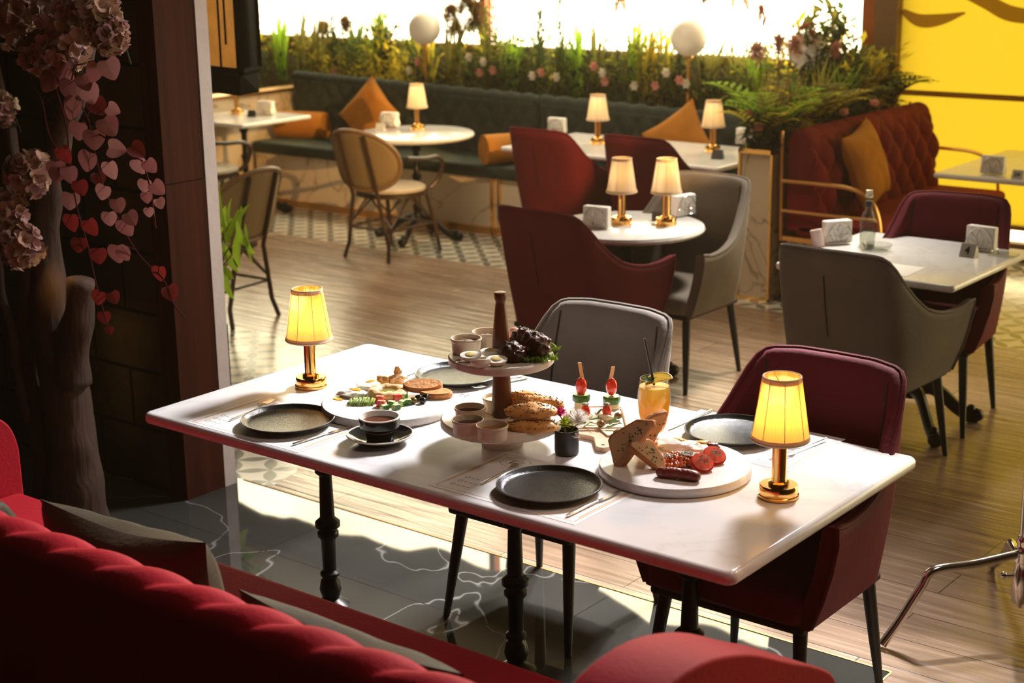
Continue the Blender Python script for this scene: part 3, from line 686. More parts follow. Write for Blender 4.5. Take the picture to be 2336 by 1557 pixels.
# ---------------------------------------------------------------- lamps
m_bulb = mat('warm_bulb', (1,.8,.4), .4, emit=(1,.55,.16), estr=14)
def make_lamp(label, m_sh, pleat, lit, group):
    r = thing('table_lamp', label, 'lamp', (0,0,0), 0, group)
    MB().lathe([(0,0),(.049,0),(.051,.003),(.051,.008),(.0475,.010),(.048,.013),(.048,.031),(.046,.034),(0,.034)], 48).build('base', m_gold, r)
    MB().lathe([(.026,.034),(.026,.040),(.0195,.043),(.0185,.05),(.0185,.18),(.014,.185),(0,.185)], 40).build('pole', m_gold, r)
    n = 120; a = .0015 if pleat else .0004
    def g(u, v):
        an = 2*pi*u; rr = .0705+(.0455-.0705)*v**.93; rr += a*sin(an*n/2.0)*(.4+.6*v) + (.0012*cos(an*8) if True else 0)
        return (rr*cos(an), rr*sin(an), .152+.160*v)
    ls_ = MB().grid(g, n*2 if pleat else 96, 8, cu=True).build('lamp_shade', m_sh, r, sharp=0)
    t = MB()
    t.tube([(.0715*cos(2*pi*i/48), .0715*sin(2*pi*i/48), .154) for i in range(48)], .0032, 8, closed=True)
    t.lathe([(.0718,.150),(.0735,.152),(.0722,.164),(.0710,.164)], 48, capb=False, capt=False)
    t.tube([(.0462*cos(2*pi*i/48), .0462*sin(2*pi*i/48), .312) for i in range(48)], .0026, 8, closed=True)
    t.lathe([(.0482,.300),(.0470,.312)], 48, capb=False, capt=False)
    for k in range(8):
        an = 2*pi*k/8+.25; t.tube([(.0722*cos(an), .0722*sin(an), .156),(.061*cos(an), .061*sin(an), .225),(.0472*cos(an), .0472*sin(an), .308)], .0011, 5)
    t.build('shade_trim', m_trim, ls_)
    MB().ball((0,0,.262), (.010,.010,.014), 12, 8).build('bulb', m_bulb if lit else m_whitec, r)
    c = MB(); c.lathe([(.012,.270),(.014,.285),(.0,.296)], 16)
    for k in range(3): an = 2*pi*k/3; c.tube([(0,0,.288),(.046*cos(an),.046*sin(an),.306)], .0012, 5)
    c.build('shade_holder', m_gold, ls_)
    if lit:
        d = bpy.data.lights.new('bulb_light', 'POINT'); d.energy = lit; d.color = (1,.52,.13); d.shadow_soft_size = .012
        o = bpy.data.objects.new('bulb_light', d); COL.objects.link(o); o.parent = r; o.location = (0,0,.235)
    return r
LG = 'gold table lamps with cream shades'
L1 = make_lamp('glowing gold lamp with pleated shade at the left part of the laid table', m_shade, True, .78, 'glowing pleated lamps')
L1.location = (-3.407, 3.295, T)
dup(L1, (-1.766, 3.296, T), .4, 'glowing gold lamp with pleated shade at the right end of the laid table', 'glowing pleated lamps')
L2 = make_lamp('gold lamp with plain white shade, left one on the small round table', m_shade_b, False, .10, 'plain shaded lamps'); L2.location = (-4.13, 6.07, T)
for (x, y), lb in (((-3.945, 6.17), 'gold lamp with plain white shade, right one on the small round table'),
    ((-7.255, 8.15), 'gold lamp with cream shade alone on the round banquette table'),
    ((-5.80, 8.25), 'gold lamp with cream shade on the long table, behind left burgundy chair back'),
    ((-5.005, 8.35), 'gold lamp with cream shade at right end of the long table'),
    ((-9.04, 8.10), 'gold lamp on the far left corner table under the black lantern')):
    dup(L2, (x, y, T), .3, lb, 'plain shaded lamps')

# ---------------------------------------------------------------- tableware
def make_plate(label):
    r = thing('dinner_plate', label, 'plate', (0,0,0), 0, 'black dinner plates')
    MB().lathe([(0,.004),(.080,.004),(.085,.0),(.092,.0),(.094,.004),(.112,.009),(.130,.014),(.1355,.019),(.1350,.0215),(.131,.0215),(.1245,.016),(.120,.012),(.112,.0105),(.0,.0105)], 72, capb=False, capt=False).build('dish', m_plate, r)
    MB().tube([(.1335*cos(2*pi*i/72), .1335*sin(2*pi*i/72), .0212) for i in range(72)], .0018, 6, closed=True).build('rim', mat('worn_rim_glaze', (.09,.085,.075), .22), r)
    return r
PL = make_plate('black plate on placemat at front left, nearest the left lamp'); PL.location = (-3.181, 2.977, T+.0015)
dup(PL, (-2.249, 2.987, T+.0015), 0, 'black plate on placemat at front right beside the small flower vase')
dup(PL, (-3.082, 3.62, T+.0015), 0, 'black plate at the back of the table behind the tiered stand')
dup(PL, (-2.097, 3.637, T+.0015), 0, 'black plate at the back of the table partly behind the right lamp')
m_inkr = mat('red_ink', (.25,.03,.02), .7); m_inkk = mat('grey_ink', (.12,.11,.11), .7); m_inky = mat('ochre_ink', (.62,.38,.08), .7); m_inko = mat('orange_ink', (.55,.16,.05), .7)
def make_mat(label):
    r = thing('placemat', label, 'placemat', (0,0,0), 0, 'printed paper placemats'); W, D = .465, .325
    MB().box(-W/2, W/2, -D/2, D/2, 0, .0008).build('sheet', m_paper, r)
    z = .0010; b = MB()
    def ln(x0, y0, x1, y1, w=.0009, m=0):
        b.box(min(x0,x1)-w*(y0 != y1), max(x0,x1)+w*(y0 != y1), min(y0,y1)-w*(x0 != x1), max(y0,y1)+w*(x0 != x1), .0008, z, m)
    e = .014
    ln(-W/2+e, -D/2+e, -W/2+e, D/2-e, m=1); ln(W/2-e, -D/2+e, W/2-e, D/2-e, m=1); ln(-W/2+e, -D/2+e, W/2-e, -D/2+e, .0005, 1); ln(-W/2+e, D/2-e, W/2-e, D/2-e, .0005, 1)
    ln(-W/2+e+.004, -D/2+e+.04, -W/2+e+.004, D/2-e-.04, .0016, 0); ln(W/2-e-.006, -D/2+e+.03, W/2-e-.006, D/2-e-.05, .0018, 0)
    b.build('border_lines', [m_inky, m_inko], r)
    i = MB(); cx = -W/2+.075; cy = D/2-.06
    # pavilion mark: two posts, base line and double roof line
    i.box(cx-.012, cx-.007, cy-.012, cy+.010, .0008, z, 1); i.box(cx+.007, cx+.012, cy-.012, cy+.010, .0008, z, 1)
    i.box(cx-.026, cx+.026, cy+.011, cy+.0125, .0008, z); i.box(cx-.016, cx+.016, cy+.016, cy+.0175, .0008, z); i.box(cx-.022, cx+.022, cy-.0145, cy-.013, .0008, z)
    for k in range(11):           # fine curved lettering above and below, unreadable at this size
        a = R(30+12*k)
        for rr, s in ((.040, 1), (.036, -1)):
            x, y = cx+rr*1.15*cos(a), cy+s*rr*sin(a)*.95; h = .0035+.002*(k % 3 == 1); i.obox((x, y, z), (.0011,0,0), (0,h*.5,0), (0,0,.0001), 0)
    for k in range(3):
        x, y = -W/2+.045, -D/2+.045+.030*k; i.tube([(x+.0065*cos(2*pi*q/16), y+.0065*sin(2*pi*q/16), z) for q in range(16)], .0009, 4, closed=True, flat=.2)
        for q in range(3): i.box(x+.013+.016*q, x+.024+.016*q, y-.001, y+.001, .0008, z)
    i.build('printed_marks', [m_inkk, m_inkr], r); return r
PM = make_mat('paper placemat under front left black plate'); PM.location = (-3.215, 2.985, T)
dup(PM, (-2.295, 3.003, T), 0, 'paper placemat with red pavilion mark under front right black plate')
dup(PM, (-3.115, 3.60, T), pi, 'paper placemat under the back plate behind the tiered stand')
dup(PM, (-2.065, 3.635, T), pi, 'paper placemat under the back plate, running behind the right lamp')
def make_fork():
    r = thing('fork', 'x', 'fork', (0,0,0), 0, 'steel forks'); mb = MB()
    z = lambda t: .003+.010*max(0, (t-.62)/.38)*(1-.5*max(0, (t-.8)/.2))
    P = [(-.10+.2*t*.72, 0, z(t*.72)) for t in [i/14 for i in range(15)]]
    mb.tube(P, lambda t: .0042-.0018*abs(t-.15)**.5, 8, flat=.6)
    mb.build('handle', m_steel, r)
    t = MB(); t.add([(.040,-.0025,.0058),(.040,.0025,.0058),(.052,.0085,.008),(.066,.010,.0085),(.066,-.010,.0085),(.052,-.0085,.008)], [(0,1,2,5),(5,2,3,4)])
    for y in (-.0085,-.003,.003,.0085): t.tube([(.064,y,.0085),(.085,y,.0075),(.105,y*.95,.0115)], [.0015,.0014,.0008], 6)
    t.build('tines', m_steel, r); return r
def make_knife():
    r = thing('knife', 'x', 'knife', (0,0,0), 0, 'steel knives')
    MB().tube([(-.115,0,.004),(-.11,0,.004),(-.05,0,.004),(.0,0,.0042),(.012,0,.004)], [.003,.0048,.0046,.0034,.002], 10, flat=.75).build('handle', m_steel, r)
    MB().ext([(.008,-.002),(.02,-.007),(.05,-.0095),(.085,-.0085),(.108,-.003),(.112,.002),(.09,.0042),(.008,.003)], .0034, .0046).build('blade', m_steel, r); return r
FK = make_fork(); KN = make_knife()
def put(proto, a, b_, z, label, first=[]):
    a, b_ = Vector((*a, 0)), Vector((*b_, 0)); c = (a+b_)/2; rz = atan2((b_-a).y, (b_-a).x)
    key = proto.name
    if key in first: return dup(proto, (c.x, c.y, z), rz, label)
    first.append(key); proto.location = (c.x, c.y, z); proto.rotation_euler = (0,0,rz); proto['label'] = label
    return proto
zz = T+.001
put(FK, (-3.338,2.862), (-3.385,3.137), zz, 'steel fork tucked left of the front left black plate')
put(KN, (-3.037,2.858), (-3.019,3.08), zz, 'steel knife between front left plate and the coffee saucer')
put(FK, (-2.413,2.884), (-2.437,3.154), zz, 'steel fork left of front right black plate')
put(KN, (-2.107,2.865), (-2.102,3.10), zz, 'steel knife right of the front right black plate')
a = at(1080, 888, T); put(FK, (-2.905, 3.74), (a.x+.01, a.y), zz, 'steel fork behind the tiered stand, beside the back plate')
a = at(1530, 980, T); b2 = at(1618, 941, T); put(KN, (b2.x, b2.y), (a.x, a.y), zz, 'steel knife between the juice glass and the back right plate')
a = at(1748, 1022, T); b2 = at(1838, 990, T); put(FK, (b2.x, b2.y), (a.x, a.y), zz, 'steel fork behind the right lamp on the back right placemat')
a = at(905, 868, T); b2 = at(1020, 822, T); put(KN, (b2.x, b2.y), (a.x, a.y), zz, 'steel knife left of the back plate, above the breakfast board')
tc_ = make_fork(); put(tc_, (-1.865, 3.78), (-1.90, 3.53), zz+.006, 'second steel fork crossing the one behind the right lamp', [])
tc_['label'] = 'second steel fork crossing the one behind the right lamp'; 
# small teaspoon beside the back fork
r = thing('teaspoon', 'small steel spoon crossing the fork beside the tiered stand', 'spoon', (*at(1125, 872, T).xy, T+.001), 1.1)
MB().tube([(-.012,0,.006),(.03,0,.004),(.10,0,.004)], [.0022,.0018,.003], 8).build('handle', m_steel, r)
MB().ball((-.028,0,.006), (.022,.014,.004), 14, 8).build('bowl', m_steel, r)

# cup and saucer
sc = thing('saucer', 'black saucer with white rim under the coffee cup', 'saucer', (-2.863, 3.022, T+.0015))
MB().lathe([(0,.002),(.045,.002),(.048,.0),(.054,.0),(.058,.005),(.080,.014),(.0925,.023),(.0915,.025),(.078,.018),(.056,.008),(.04,.006),(0,.006)], 56, capb=False, capt=False).build('dish', m_blackgl, sc)
MB().tube([(.0915*cos(2*pi*i/56), .0915*sin(2*pi*i/56), .0238) for i in range(56)], .0026, 8, closed=True).build('rim', m_whitec, sc)
cp = thing('coffee_cup', 'black cup with white inside full of dark coffee', 'cup', (-2.863, 3.022, T+.0078))
MB().lathe([(0,.002),(.030,.002),(.032,.0),(.036,.0),(.038,.006),(.041,.028),(.048,.034),(.0555,.040),(.0575,.064),(.0570,.0675)], 56, capb=False, capt=False).build('body', m_blackgl, cp)
MB().lathe([(.0578,.0655),(.0572,.0685),(.0535,.0685),(.0520,.062),(.047,.036),(.03,.012),(0,.010)], 56, capb=False, capt=False).build('white_lining', m_whitec, cp)
MB().lathe([(0,.053),(.0505,.0532)], 48, capb=False, capt=False).build('coffee', m_coffee, cp)
ha = MB().tube(catmull([(-.045,-.03,.056),(-.068,-.045,.052),(-.068,-.045,.030),(-.035,-.024,.022)], 6), .0045, 8); ha.xf(Matrix.Rotation(R(-88), 4, 'Z')).build('handle', m_blackgl, cp)

# ---------------------------------------------------------------- food helpers
m_yolk = mat('egg_yolk', (.80,.42,.03), .3, sss=.2); m_eggw = mat('egg_white', (.93,.89,.78), .32, sss=.15, bump=.15, bscale=60)
m_toast = mat('toast_crust', (.50,.20,.055), .6, bump=.4, bscale=60, var=.35, vscale=25)
m_golden = mat('golden_crust', (.70,.33,.08), .5, bump=.4, bscale=50, var=.3, vscale=20)
m_crumb = shade_mat('toast_crumb', (.92,.66,.34), .45)
m_herb = mat('chopped_herb', (.035,.09,.012), .6); m_seed = mat('black_seed', (.02,.015,.012), .5)
m_tom = mat('tomato', (.62,.03,.012), .12, coat=.4, sss=.1); m_tomc = mat('tomato_flesh', (.70,.10,.05), .2, coat=.5, var=.35, vscale=60)
m_cuc = mat('cucumber_skin', (.035,.12,.01), .25); m_cucf = mat('cucumber_flesh', (.48,.60,.20), .3, coat=.3)
m_avo = mat('avocado', (.34,.46,.10), .35, var=.25, vscale=40); m_olivek = mat('black_olive', (.012,.009,.010), .12, coat=.6); m_olivg = mat('brown_olive', (.20,.10,.02), .15, coat=.6)
m_hum = mat('hummus', (.72,.45,.20), .5, bump=.6, bscale=40, var=.15, vscale=30); m_oil = mat('olive_oil', (.22,.17,.02), .06, coat=.8)
m_cheese = mat('cheese', (.84,.74,.50), .4, sss=.1); m_hall = mat('grilled_cheese', (.66,.36,.12), .45, bump=.4, bscale=40, var=.4, vscale=22)
m_meat = mat('dark_meat', (.085,.022,.010), .42, bump=.9, bscale=50, var=.7, vscale=30, spec=.35); m_saus = mat('sausage', (.20,.022,.018), .32, bump=.8, bscale=70, var=.4, vscale=30, coat=.3)
m_bean = mat('beans', (.66,.14,.03), .25, coat=.5, var=.35, vscale=35); m_lett = leafm('lettuce', (.30,.42,.05), .4); m_ham = mat('pink_ham', (.70,.30,.24), .45)
m_labneh = mat('labneh', (.86,.84,.78), .5); m_sauce = mat('dark_sauce', (.09,.028,.012), .2); m_honey = mat('amber_sauce', (.42,.17,.03), .15); m_cream2 = mat('cream_dip', (.84,.70,.42), .45); m_nut = mat('nut_paste', (.30,.19,.10), .7, bump=.9, bscale=40, var=.5, vscale=40)
def sprinkle(mb, cx, cy, z, r, n, s, m=0, zfn=None):
    for _ in range(n):
        a = random.uniform(0, 2*pi); q = r*sqrt(random.random()); x, y = cx+q*cos(a), cy+q*sin(a); h = zfn(x, y) if zfn else z
        d = Vector((random.gauss(0,1), random.gauss(0,1), random.gauss(0,.4))).normalized()*s*random.uniform(.6,1.4)
        mb.leaf((x-d.x, y-d.y, h+abs(d.z)), (x+d.x, y+d.y, h+abs(d.z)*.5+s*.3), s*.9, n=2, m=m)
    return mb
def lump(c, r, seed, amp=.18, sc=1.8, nu=22, nv=14, rot=None): return MB().ball(c, r, nu, nv, fn=lambda d: 1+amp*nz(d, sc, seed)+amp*.4*nz(d, sc*3, seed+3), rot=rot)

# board 1: round marble board, breakfast
B1 = Vector((-3.052, 3.263)); ZB = T+.025
MB().lathe([(0,0),(.194,0),(.199,.004),(.200,.012),(.199,.021),(.195,.025),(0,.025)], 80).build('serving_board', m_board, None, loc=(B1.x, B1.y, T))
tag(bpy.data.objects['serving_board'], 'round white marble board with eggs, hummus and bread, left of tiered stand', 'serving board', 'round marble serving boards')
B2 = Vector((-2.07, 3.295))
o = bpy.data.objects['serving_board'].copy(); COL.objects.link(o); o.location = (B2.x, B2.y, T); tag(o, 'round white marble board with toast, beans and sausage, near the right lamp', 'serving board', 'round marble serving boards')
def P1(px, py, h=0.): return at(px, py, ZB+h)
def poached(name, label, px, py, s=1., rz=0, runny=True, seed=1):
    p = P1(px, py); r = thing(name, label, 'egg', (p.x, p.y, ZB), rz, 'poached eggs')
    ew_ = lump((0,0,.007*s), (.040*s,.030*s,.012*s), seed, .35, 1.6, 30, 14).build('egg_white', m_eggw, r)
    lump((.008*s,.004*s,.0155*s), (.020*s,.013*s,.0062*s), seed+4, .3).build('yolk', m_yolk, ew_)
    sprinkle(MB(), 0, 0, .019*s, .028*s, 16, .0012, zfn=lambda x, y: .0065*s+.0125*s*sqrt(max(.05, 1-(x/(.04*s))**2-(y/(.03*s))**2))).build('pepper', m_seed, ew_)
    return r
poached('poached_egg', 'broken poached egg with runny yolk at left of hummus board', 803, 902, 1.05, .3, seed=1)
poached('poached_egg', 'poached egg behind the runny one on the hummus board', 843, 884, 1.05, 1.0, seed=2)
p = P1(771, 910); tag(lump((p.x,p.y,ZB+.001), (.018,.010,.0018), 5, .5).build('egg_yolk_drip', m_yolk), 'small yellow yolk drip on the left rim of the hummus board', 'egg yolk')
# avocado fan
p = P1(822, 920); r = thing('avocado_slices', 'fan of thin avocado slices at the front of the hummus board', 'avocado', (p.x, p.y, ZB), R(38))
for k in range(9):
    mb = MB(); n = 12; prof = []
    for i in range(n+1):
        a = pi*i/n; prof.append((.026*cos(a), .016*sin(a)))
    for x, y in [(q[0], q[1]) for q in prof]: pass
    xx = -.036+.0088*k; n0 = len(prof); th = .0026; tilt = .9+.2*sin(k*2.)
    prof = [(a_*(1.15-.05*abs(k-4)), b__*(1.15-.06*abs(k-4))) for a_, b__ in prof]
    pts = [(xx+y*tilt*.5, x, y) for x, y in prof]; mb.v = pts+[(a+th*2.1, b_, c) for a, b_, c in pts]
    mb.f = [tuple(range(n0)), tuple(n0+i for i in reversed(range(n0)))]+[(i, n0+i, n0+(i+1) % n0, (i+1) % n0) for i in range(n0)]; mb.m = [0]*len(mb.f)
    mb.build('slice', m_avo, r)
# hummus ring with oil
p = P1(885, 901); r = thing('hummus', 'swirl of hummus with a pool of green olive oil in the middle', 'hummus', (p.x, p.y, ZB))
MB().grid(lambda u, v: ((.043+(.017+.002*sin(u*40))*cos(2*pi*v))*cos(2*pi*u)*1.05, (.043+.017*cos(2*pi*v))*sin(2*pi*u), .010+(.013+.004*nz((cos(2*pi*u),sin(2*pi*u),v),2.5,3))*sin(2*pi*v)), 60, 14, cu=True, cv=True).build('hummus_ring', m_hum, r)
MB().lathe([(0,.014),(.036,.014)], 32, capb=False, capt=False).build('olive_oil', m_oil, r)
MB().lathe([(0,0.0),(.04,0.0),(.04,.012),(0,.012)], 24).build('hummus_base', m_hum, r)
# grilled cheese pieces
for px, py, rz, s, lb in ((873, 878, .2, 1., 'golden grilled cheese piece lying behind the hummus'), (905, 875, 1.3, 1.1, 'golden grilled cheese piece standing up behind the hummus')):
    p = P1(px, py); r = thing('grilled_cheese', lb, 'cheese', (p.x, p.y, ZB), rz, 'grilled cheese pieces')
    lump((0,0,.014*s), (.026*s,.017*s,.014*s), px, .55, 1.7, 24, 14).build('body', m_hall, r)
    if rz > 1: lump((.004,0,.034), (.012,.008,.022), px+2, .6, 2, 18, 12).build('tip', m_hall, r)
p = P1(950, 880); r = thing('labneh', 'mound of white labneh with chopped green herbs behind the bread', 'labneh', (p.x, p.y, ZB))
lump((0,0,.006), (.034,.028,.014), 8, .15).build('mound', m_labneh, r); sprinkle(MB(), 0, 0, .018, .026, 60, .0028, zfn=lambda x, y: .007+.013*sqrt(max(.05, 1-(x/.034)**2-(y/.028)**2))).build('herbs', m_herb, r)
def bread_slice(label, p, rz, tilt, L=.078, Wd=.030, th=.016):
    r = thing('bread_slice', label, 'bread', p, 0, 'toasted bread slices'); r.rotation_euler = (tilt, 0, rz)
    n = 28; o_ = [(L*cos(2*pi*i/n), Wd*sin(2*pi*i/n)) for i in range(n)]
    MB().ext(o_, 0, th).build('crust', m_toast, r, bevel=.004); MB().ext([(x*.93, y*.9) for x, y in o_], th, th+.0012).build('crumb', m_toast if False else mat('toasted_face', (.62,.27,.08), .7, bump=.5, bscale=60, var=.25, vscale=30), r); return r
p = P1(965, 898); bread_slice('long toasted bread slice tilted up on the other slice', (p.x, p.y, ZB+.018), R(38), .42, .060, .026, .018)
p = P1(995, 905); bread_slice('toasted bread slice lying flat at the right rim of hummus board', (p.x, p.y, ZB+.001), R(30), .10, .050, .028, .018)
def cube(label, px, py, s, mtl, m2, name, cat, group, seed):
    p = P1(px, py); random.seed(seed); r = thing(name, label, cat, (p.x, p.y, ZB+.0), random.uniform(0, 2), group)
    MB().box(-s, s, -s*.8, s*.8, 0, s*1.5).build('flesh', m2, r, bevel=s*.3, seg=3)
    MB().box(-s*.98, s*.98, -s*.88, -s*.72, s*.05, s*1.45).build('skin', mtl, r, bevel=s*.15)
    return r
for i, (px, py, lb) in enumerate(((866, 916, 'back left tomato cube of the salad'), (870, 927, 'front left tomato cube of the salad beside the avocado'), (905, 912, 'tomato cube of the salad at its back middle'))):
    cube(lb, px, py, .0125, m_tom, m_tomc, 'tomato_cube', 'tomato', 'salad tomato cubes', i+3)
for i, (px, py, lb) in enumerate(((887, 905, 'cucumber chunk at the back of the salad beside the hummus'), (893, 926, 'cucumber chunk in the middle of the salad'), (921, 908, 'pale cucumber chunk standing at the right of the salad'), (917, 925, 'dark green cucumber chunk at the right front of the salad'), (877, 935, 'pale cucumber sliver at the left front of the salad'), (930, 922, 'cucumber chunk nearest the green olive'), (903, 934, 'cucumber sliver at the front middle of salad'))):
    cube(lb, px, py, .011, m_cuc, m_cucf, 'cucumber_chunk', 'cucumber', 'salad cucumber chunks', i+20)
def olive(px, py, mtl, lb, group, h=0., z=None, s=1., rz=.5):
    p = P1(px, py) if z is None else at(px, py, z); zz_ = (ZB if z is None else z)
    r = thing('olive', lb, 'olive', (p.x, p.y, zz_+h), rz, group)
    MB().ball((0,0,.0095*s), (.0125*s,.0098*s,.0096*s), 18, 12).build('flesh', mtl, r); MB().lathe([(0,.0),(.0022,.0),(.0022,.0006),(0,.0006)], 8, c=(0,0,.0188*s)).build('pit_hole', m_seed, r); return r
olive(955, 914, m_olivek, 'black olive farthest left of the three beside the bread', 'black olives'); olive(971, 912, m_olivek, 'black olive on the right of the three beside the bread', 'black olives'); olive(964, 920, m_olivek, 'black olive at the front of the three beside the bread', 'black olives')
olive(943, 920, m_olivg, 'green brown olive between the cucumber and the black olives', 'salad olives')

# board 2
def toast_tri(label, p, Rm, s=1.):
    r = thing('toast_triangle', label, 'toast', p, 0, 'herbed toast triangles')
    o_ = [(-.075*s,-.028*s),(-.068*s,-.040*s),(.072*s,-.012*s),(.078*s,.0),(.045*s,.030*s),(-.03*s,.044*s),(-.045*s,.038*s)]
    MB().ext(o_, -.011, .011).build('crust', m_toast, r, bevel=.005, seg=3)
    MB().ext([(x*.9, y*.86) for x, y in o_], .0105, .0125).ext([(x*.9, y*.86) for x, y in o_], -.0125, -.0105).build('crumb', m_crumb, r)
    h = MB()
    for _ in range(26):
        x, y = random.gauss(0, .026)*s, random.gauss(0, .010)*s
        for sg in (1, -1):
            d = Vector((random.gauss(0,1), random.gauss(0,1), 0)).normalized()*random.uniform(.001,.0045); h.leaf((x-d.x, y-d.y, sg*.0132), (x+d.x, y+d.y, sg*.0136), .0045, up=(0,0,sg), n=2)
    h.build('herbs', m_herb, r)
    r.matrix_world = Matrix.Translation(p) @ Rm.to_4x4(); return r
def basis(xa, n):
    xa = Vector(xa).normalized(); n = Vector(n); n = (n-xa*n.dot(xa)).normalized(); y = n.cross(xa); return Matrix((xa, y, n)).transposed()
CR = RT.copy(); CU = Vector((0,0,1)); CB = Vector((.62,-.78,0))   # right, up, toward the viewer side of the table
pc = at(1440, 1058, ZB)
toast_tri('tall herbed toast triangle leaning up at left of the round board with beans', pc+Vector((0,0,.064)), basis(CR*.62+CU*.62+CB*.1, CB*.8+CR*(-.35)+CU*.35), 1.08)
pc = at(1474, 1052, ZB)
toast_tri('herbed toast triangle propped behind the taller one', pc+Vector((-.02,.045,.066)), basis(CR*.55+CU*.75-CB*.1, CB*.7+CR*.5+CU*.3), .92)
pc = at(1478, 1072, ZB)
toast_tri('herbed toast piece lying in front of the taller triangles', pc+Vector((-.01,.02,.032)), basis(CR*.5-CU*.50+CB*.3, CB*.7+CR*.3+CU*.7), .78)
poached('poached_egg', 'poached egg with orange yolk behind beans, nearest the juice glass', 1538, 1022, 1.3, .2, seed=11)
poached('poached_egg', 'poached egg with orange yolk behind beans, farther from the glass', 1598, 1028, 1.25, .5, seed=14)
p = at(1480, 1032, ZB); tag(lump((p.x, p.y, ZB+.022), (.026,.022,.026), 33, .3).build('scrambled_egg', mat('scrambled_egg', (.78,.38,.08), .4, bump=.7, bscale=50, var=.3, vscale=30)), 'orange scrambled egg mound between toast and poached eggs', 'scrambled egg')
random.seed(5); mb = MB(); cb = at(1555, 1055, ZB)
for k in range(330):
    a = random.uniform(0, 2*pi); q = sqrt(random.random()); dx = CR*(.082*q*cos(a))+Vector((-.62,.78,0))*(.042*q*sin(a)); h = .004+.020*(1-q*q)*random.random()**.5
    rr = random.uniform(.0045,.0065); mb.ball((cb.x+dx.x, cb.y+dx.y, ZB+h+.002), (rr*1.35, rr, rr*.9), 8, 6, m=0, rot=Matrix.Rotation(random.uniform(0,3), 3, 'Z'))
tag(mb.build('baked_beans', m_bean), 'heap of orange red beans in sauce between the eggs and sausage', 'beans', kind='stuff')
h = MB(); sprinkle(h, cb.x+.02, cb.y+.0, ZB+.028, .022, 70, .0042); sprinkle(h, cb.x-.02, cb.y-.035, ZB+.024, .014, 40, .0035); tag(h.build('chopped_parsley', m_herb), 'chopped green parsley scattered over the beans', 'herbs', kind='stuff')
a, b2 = at(1497, 1076, ZB+.012), at(1598, 1088, ZB+.012)
P = [a+(b2-a)*t+Vector((0,0,.003*sin(pi*t))) for t in (0,.03,.1,.3,.5,.7,.9,.97,1)]
tag(MB().tube(P, [.006,.011,.0135,.014,.014,.0145,.014,.011,.006], 16).build('sausage', m_saus), 'dark red grilled sausage at the front of the beans', 'sausage')
for px, py, lb, rz in ((1602, 1072, 'grilled tomato half at the front, touching the sausage', .3), (1630, 1055, 'grilled tomato half behind, farthest right on the board', 1.)):
    p = at(px, py, ZB); r = thing('tomato_half', lb, 'tomato', (p.x, p.y, ZB+.021), 0, 'grilled tomato halves'); r.rotation_euler = (R(32), R(8), R(38)+rz*.15)
    MB().ball((0,0,0), (.031,.031,.026), 28, 16, fn=lambda d: 1 if d.z < .05 else .05/max(.05, d.z)).build('flesh', m_tom, r); MB().lathe([(0,.0036),(.012,.0048),(.028,.0032)], 28, capb=False, capt=False).build('cut_face', m_tomc, r)
    sprinkle(MB(), .004, .004, .006, .015, 26, .0035).build('herbs', m_herb, r)
p = at(1624, 1030, ZB); tag(lump((p.x,p.y,ZB+.014), (.020,.016,.014), 41, .3).build('grilled_mushroom', m_saus), 'dark grilled mushroom beside the right poached egg', 'mushroom')
# ---------------------------------------------------------------- tiered stand
S = Vector((-2.575, 3.207)); ZL = .082; ZU = .258
st = thing('tiered_stand', 'two tier marble cake stand with turned wooden handle, centre of table', 'serving stand', (S.x, S.y, T))
MB().lathe([(0,0),(.056,0),(.058,.003),(.058,.052),(.056,.056),(0,.056)], 48).build('base', m_tier, st)
MB().lathe([(0,.056),(.164,.056),(.170,.061),(.170,.077),(.166,.082),(0,.082)], 80).build('lower_tier', m_tier, st)
MB().lathe([(.024,.082),(.0285,.088),(.0285,.10),(.026,.16),(.0225,.238),(.0,.238)], 28).build('column', m_wooda, st)
MB().lathe([(0,.236),(.140,.236),(.1445,.240),(.1445,.254),(.141,.258),(0,.258)], 80).build('upper_tier', m_tier, st)
MB().lathe([(.024,.258),(.0245,.27),(.0225,.31),(.017,.37),(.0140,.398),(.0130,.404),(.0150,.410),(.0165,.415),(.0165,.427),(.0152,.432),(0,.433)], 28).build('handle', m_wooda, st)
def ramekin(px, py, zt, content, lb, fill='smooth', hf=.026):
    p = at(px, py, T+zt); r = thing('ramekin', lb, 'ramekin', (p.x, p.y, T+zt), 0, 'small cream ramekins')
    def g(u, v):
        pr = [(.035,0),(.0385,.003),(.0395,.012),(.0405,.034),(.0425,.036),(.0430,.0405),(.0420,.043),(.0400,.0425),(.0385,.034),(.0355,.006),(.0,.005)]
        k = v*(len(pr)-1); i = min(int(k), len(pr)-2); t = k-i; rr = pr[i][0]*(1-t)+pr[i+1][0]*t; z = pr[i][1]*(1-t)+pr[i+1][1]*t
        a = 2*pi*u; fl = .0007*(1 if .002 < z < .034 and k < 4 else 0)*abs(sin(20*a)); return ((rr-fl)*cos(a), (rr-fl)*sin(a), z)
    MB().grid(g, 120, 20, cu=True).lathe([(0,.0),(.035,0)], 40, capb=False, capt=False).build('dish', m_cream, r)
    if fill == 'smooth': MB().lathe([(0,hf),(.037,hf+.0005)], 36, capb=False, capt=False).build('sauce', content, r)
    else: MB().grid(lambda u, v: (.036*v*cos(2*pi*u), .036*v*sin(2*pi*u), hf+.009*(1-v*v)+.005*nz((v*cos(2*pi*u), v*sin(2*pi*u), 1), 4, px)*(1-v**4)), 30, 10, cu=True).build('filling', content, r)
    return r
ramekin(1073, 962, ZL, m_sauce, 'cream ramekin of dark jam, back left on the lower tier', hf=.028)
ramekin(1068, 990, ZL, m_sauce, 'cream ramekin of dark sauce, front left on the lower tier', hf=.027)
